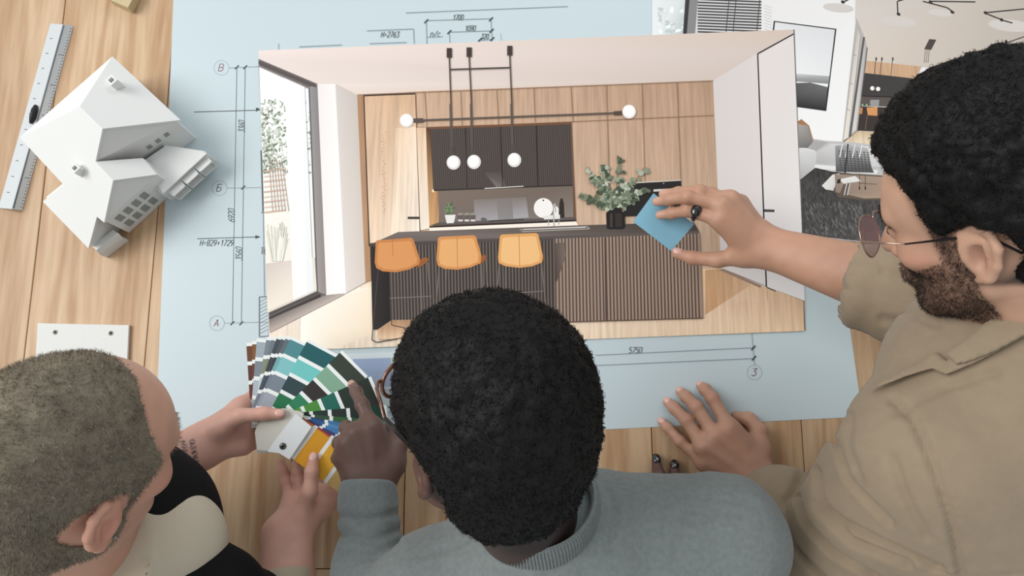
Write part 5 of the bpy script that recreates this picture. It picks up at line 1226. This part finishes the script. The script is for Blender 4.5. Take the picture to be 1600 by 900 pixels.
# ribbed turtleneck: a tube round the neck with upright ribs
n0 = U(836, 776, 0.405); n1 = U(850, 852, 0.330); ad = n0 - n1; ad /= np.linalg.norm(ad)
sx = np.cross(ad, (0, 0, 1.0)); sx /= np.linalg.norm(sx); sy = np.cross(ad, sx); NV = []; NF = []; nr, ns = 240, 14
prof = [(0.0, 0.094), (0.10, 0.086), (0.2, 0.080), (0.35, 0.075), (0.5, 0.073), (0.65, 0.072), (0.8, 0.0715), (0.92, 0.0715), (1.0, 0.0695), (1.02, 0.066), (0.98, 0.063), (0.9, 0.062), (0.7, 0.0615), (0.5, 0.061)]
for i, (t, r) in enumerate(prof):
    c = n1 + (n0 - n1) * t
    for j in range(nr):
        a = 2 * math.pi * j / nr; q = r + (0.0009 * math.cos(j * math.pi) if 0 < i < 9 else 0)
        NV.append(c + q * (math.cos(a) * sx + math.sin(a) * sy))
for i in range(ns - 1):
    for j in range(nr): NF.append((i * nr + j, i * nr + (j + 1) % nr, (i + 1) * nr + (j + 1) % nr, (i + 1) * nr + j))
mesh_obj('turtleneck', NV, NF, KN, pC, smooth=False)
trousers('trousers', [HIc + (-0.09, 0, -0.02), HIc + (0.09, 0, -0.02)], [np.array([-0.02, -0.78, 0.0]), np.array([0.22, -0.80, 0.0])], mat('trouser_blue', (52, 58, 72), rough=0.9), pC)

# ======== the person on the left: shaved head ========
pL = empty('person', (-0.80, -0.62, 0)); tag(pL, 'person with a close shaved head and black jacket holding the colour deck', 'person')
HL_PX = (108, 718); C_L = U(HL_PX[0], HL_PX[1], 0.50)
R_L = head_axes(HL_PX[0], HL_PX[1], (0.86, 0.36, -0.37), (0.05, 0.66, 0.75))
NKl = U(135, 868, 0.345); SBl = C_L + R_L @ np.array([0, -0.036, -0.045])
fl = head_field(neck_to=tuple(R_L.T @ (NKl - C_L))); HA = fl.A.copy(); gx, gy, gz = fl.grid()
V, F = fl.mesh(); skL = (200, 154, 132); x, y, z = V.T
Cc = skin_cols(V, skL); Cc = blendc(Cc, 0.4 * np.exp(-(((y - 0.06) / 0.03) ** 2 + ((z + 0.025) / 0.02) ** 2)), (206, 140, 122)); Cc = blendc(Cc, 0.6 * np.exp(-((x / 0.02) ** 4 + ((z + 0.0625) / 0.010) ** 2)) * sstep(0.088, 0.094, y), (182, 110, 104))
earm = np.exp(-((y + 0.012) ** 2 + (z + 0.012) ** 2) / 0.03 ** 2) * sstep(0.074, 0.080, np.abs(x)); Cc = blendc(Cc, 0.5 * earm, (204, 132, 112))
ZL = [-0.20, -0.105, -0.085, -0.05, -0.02, 0.0, 0.02, 0.035, 0.055, 0.075, 0.095, 0.112, 0.2]; YL = [-0.06, -0.055, -0.035, 0.018, 0.026, 0.036, 0.050, 0.048, 0.040, 0.036, 0.040, 0.06, 0.3]
bodyL = [(place(V, C_L, R_L), F, Cc)]
gate = hair_gate(gx, gy, np.broadcast_to(gz, HA.shape), ZL, YL, -0.10).astype(np.float32)
f2 = Field(fl.lo, fl.lo + fl.h * (np.array(HA.shape) - 1), fl.h); f2.A = np.maximum(np.maximum(HA - 0.0022, gate * 0.35), (np.abs(gx) - 0.0786).astype(np.float32))
BV, BF = f2.mesh(); BN = vnormals(BV, BF); rs = np.random.RandomState(5)
def hair_tone(P):
    n = noise(P, 60) * 0.5 + noise(P + 4, 170) * 0.5
    C = s2l((140, 130, 113))[None, :] * (1 + 0.35 * n)[:, None]
    return blendc(C, 0.45 * sstep(-0.2, 0.5, noise(P + 9, 14)), (120, 112, 100))
pick = rs.randint(0, len(BV), 60000); SV, SF = strands(BV, BN, pick, 0.0034, 0.3, 0.00030, 9, 1, 0.45, comb=np.array([0, -0.25, 0.0]))
TT = np.repeat(hair_tone(BV[pick]) * (0.6 + 0.9 * rs.rand(len(pick)))[:, None], 4, axis=0)
VV, FF = join([(BV, BF), (SV, SF)]); mesh_obj('hair', place(VV, C_L, R_L), FF, mat('hair_buzz', attr=True, rough=0.7, spec=0.2), pL, cols=np.concatenate([hair_tone(BV) * 0.85, TT]), smooth=True)
brows((150, 122, 98), pL, C_L, R_L); eyes(pL, C_L, R_L, (70, 90, 96))
st = ellipsoid('ear_stud', place(np.array([[0.081, 0.0, -0.041]]), C_L, R_L)[0], (R_L[:, 0] * 0.0016, R_L[:, 1] * 0.0022, R_L[:, 2] * 0.0022), mat('stud_metal', (150, 150, 150), rough=0.2, metal=0.9), pL)
# left hand under and over the deck
fl = Field(*bounds([U(240, 600, 0.07), U(460, 780, 0.17), U(250, 760, 0.12), U(450, 600, 0.1)], 0.03), 0.0026)
wv = U(318, 697, 0.118); FT = FANH
fE = [[U(378, 634, FT - 0.014), U(398, 616, FT - 0.026), U(414, 622, FT - 0.027), U(430, 632, FT - 0.025)],
      [U(384, 655, FT - 0.026), U(410, 642, FT - 0.034), U(430, 650, FT - 0.028), U(446, 660, FT - 0.025)],
      [U(386, 678, FT - 0.028), U(412, 672, FT - 0.036), U(432, 674, FT - 0.03), U(448, 680, FT - 0.025)],
      [U(380, 697, FT - 0.024), U(402, 692, FT - 0.034), U(418, 690, FT - 0.03), U(430, 690, FT - 0.025)]]
tE = [U(342, 668, FT + 0.004), U(376, 650, FT + 0.016), U(414, 646, FT + 0.0155), U(438, 647, FT + 0.0125)]
hand(fl, wv, fE, tE, s=1.0, palm=0.0135)
e5 = U(225, 745, 0.165); fl.cone(wv + (0, 0.012, 0), e5 + np.array([0, 0.01, 0]), 0.0225, 0.034, 0.02); fl.cone(wv + (0.0, -0.013, 0), e5 + np.array([0, -0.01, 0]), 0.021, 0.033, 0.02)
V, F = fl.mesh(); Cc = skin_cols(V, (200, 156, 140), 0.13)
Cc = blendc(Cc, 0.4 * np.exp(-(np.linalg.norm(V - tE[2], axis=1) / 0.012) ** 2), (206, 138, 122)); Cc = blendc(Cc, 0.5 * np.exp(-(np.linalg.norm(V - fE[0][1], axis=1) / 0.02) ** 2), (196, 132, 118)); Cc = blendc(Cc, 0.35 * np.exp(-(seg_dist(V, [fE[3][0], fE[2][0], wv]) / 0.02) ** 2), (176, 116, 104))
px_, py_ = PROJ(V); Q2 = np.stack([px_, py_], 1)
for i, (a, b) in enumerate((((286, 692), (298, 740)), ((300, 690), (310, 738)))):
    d = seg_dist(Q2, [a, b]); t = (py_ - 690) / 48; wob = 0.5 + 0.5 * np.sin(py_ * 1.35 + 3 * i + np.sin(px_ * 0.8)); Cc = blendc(Cc, 0.88 * sstep(5.2, 2.8, d) * sstep(0.12, 0.5, wob) * (V[:, 2] > ZT + 0.121), (46, 46, 50))
bodyL.append((V, F, Cc))
# right hand with the thumb on the yellow cards
fl = Field(*bounds([U(400, 690, 0.06), U(545, 930, 0.18), U(400, 930, 0.1)], 0.03), 0.0026)
ww = U(449, 834, 0.125)
fF = [[U(513, 785, 0.100), U(524, 772, 0.092), U(514, 762, 0.092), U(500, 762, 0.095)],
      [U(494, 778, 0.096), U(494, 752, 0.086), U(488, 738, 0.088), U(482, 726, 0.092)],
      [U(474, 780, 0.096), U(468, 752, 0.086), U(464, 738, 0.086), U(462, 724, 0.090)],
      [U(455, 786, 0.100), U(447, 753, 0.090), U(442, 734, 0.091), U(439, 722, 0.095)]]
tF = [U(470, 806, 0.125), U(484, 768, 0.141), U(487, 737, 0.141), U(490, 716, 0.133)]
hand(fl, ww, fF, tF, s=1.0, palm=0.015)
e6 = U(446, 925, 0.16); fl.cone(ww + (0.013, 0, 0), e6 + np.array([0.012, 0, 0]), 0.0225, 0.032, 0.02); fl.cone(ww + (-0.014, 0, 0), e6 + np.array([-0.012, 0, 0]), 0.0225, 0.032, 0.02)
V, F = fl.mesh(); Cc = skin_cols(V, (198, 152, 134), 0.13); Cc = blendc(Cc, 0.5 * np.exp(-(np.linalg.norm(V - tF[-1], axis=1) / 0.012) ** 2), (196, 120, 106)); Cc = blendc(Cc, 0.4 * np.exp(-(seg_dist(V, [fF[3][0], fF[3][3]]) / 0.012) ** 2), (196, 138, 124)); Cc = blendc(Cc, 0.45 * np.exp(-(np.linalg.norm(V - fF[0][1], axis=1) / 0.016) ** 2), (186, 120, 106))
bodyL.append((V, F, Cc))
bodyL.append(inner(NKl, U(90, 730, 0.28), U(215, 762, 0.19), U(270, 722, 0.14), U(190, 985, 0.32), U(385, 960, 0.18), U(446, 915, 0.15), np.array([-0.84, -0.66, 0.98]), skL))
make_body('body', bodyL, SKIN('skin_fair'), pL)
nail('fingernail', tE[-1], tE[-2], (0, 0.3, 1), 0.0088, NAILP, pL); nail('fingernail', tF[-1], tF[-2], (0.1, 0, 1), 0.0088, NAILP, pL)
# black jacket, cream sweater
JB = mat('jacket_black', (20, 20, 22), rough=0.85, spec=0.15, bump=0.3, bscale=900); CR = mat('sweater_cream', (200, 190, 170), rough=0.9, spec=0.1, bump=0.5, bscale=600)
HIl = np.array([-0.84, -0.66, 0.98]); SRl = U(200, 985, 0.33); SLl = U(90, 730, 0.30); NBl = U(110, 880, 0.40)
fl = Field(*bounds([SRl, SLl, HIl - 0.12, HIl + 0.12, U(340, 760, 0.1), U(440, 960, 0.1)], 0.09), 0.0048)
fl.cone(SLl, SRl, 0.07, 0.07, 0.03); fl.cone((SLl + SRl) / 2 + (0, 0, -0.06), HIl, 0.13, 0.15, 0.08)
fl.chain([SLl, U(205, 785, 0.20), U(272, 800, 0.14)], [0.07, 0.055, 0.043], 0.03)
fl.chain([SRl, U(340, 928, 0.27), U(378, 945, 0.21)], [0.062, 0.052, 0.045], 0.03); fl.chain([U(378, 945, 0.21), U(440, 950, 0.165)], [0.045, 0.041], 0.02)
V, F = fl.mesh(); N = vnormals(V, F); V = V + N * (0.0025 * noise(V, 20))[:, None]; mesh_obj('jacket', V, F, JB, pL, smooth=True)
fl = Field(*bounds([U(340, 890, 0.2), U(180, 800, 0.25), NBl, U(250, 980, 0.2)], 0.11), 0.0048)
fl.cone(U(170, 900, 0.36), U(270, 850, 0.285), 0.066, 0.056, 0.04); fl.cone(U(270, 850, 0.285), U(285, 905, 0.25), 0.056, 0.055, 0.04); nL = SBl + (NKl - SBl) * 0.7; fl.cone(nL, U(150, 900, 0.345), 0.068, 0.078, 0.03); fl.cut(nL + (NKl - SBl) * 0.02, SBl - NKl, 0.09)
V, F = fl.mesh(); N = vnormals(V, F); V = V + N * (0.002 * noise(V, 20))[:, None]; mesh_obj('sweater', V, F, CR, pL, smooth=True)
c0, c1 = U(447, 893, 0.152), U(447, 930, 0.162); dd = (c1 - c0); tube('knit_cuff', [c0 + dd * t for t in (0, 0.1, 0.4, 0.8, 1.0)], [0.036, 0.0385, 0.039, 0.040, 0.040], mat('cuff_beige', (176, 164, 142), rough=0.9, bump=0.8, bscale=400), pL, seg=40, cap=False)
trousers('trousers', [HIl + (-0.09, 0, -0.02), HIl + (0.09, 0, -0.02)], [np.array([-0.98, -0.72, 0.0]), np.array([-0.74, -0.68, 0.0])], mat('trouser_black', (36, 36, 38), rough=0.9), pL)
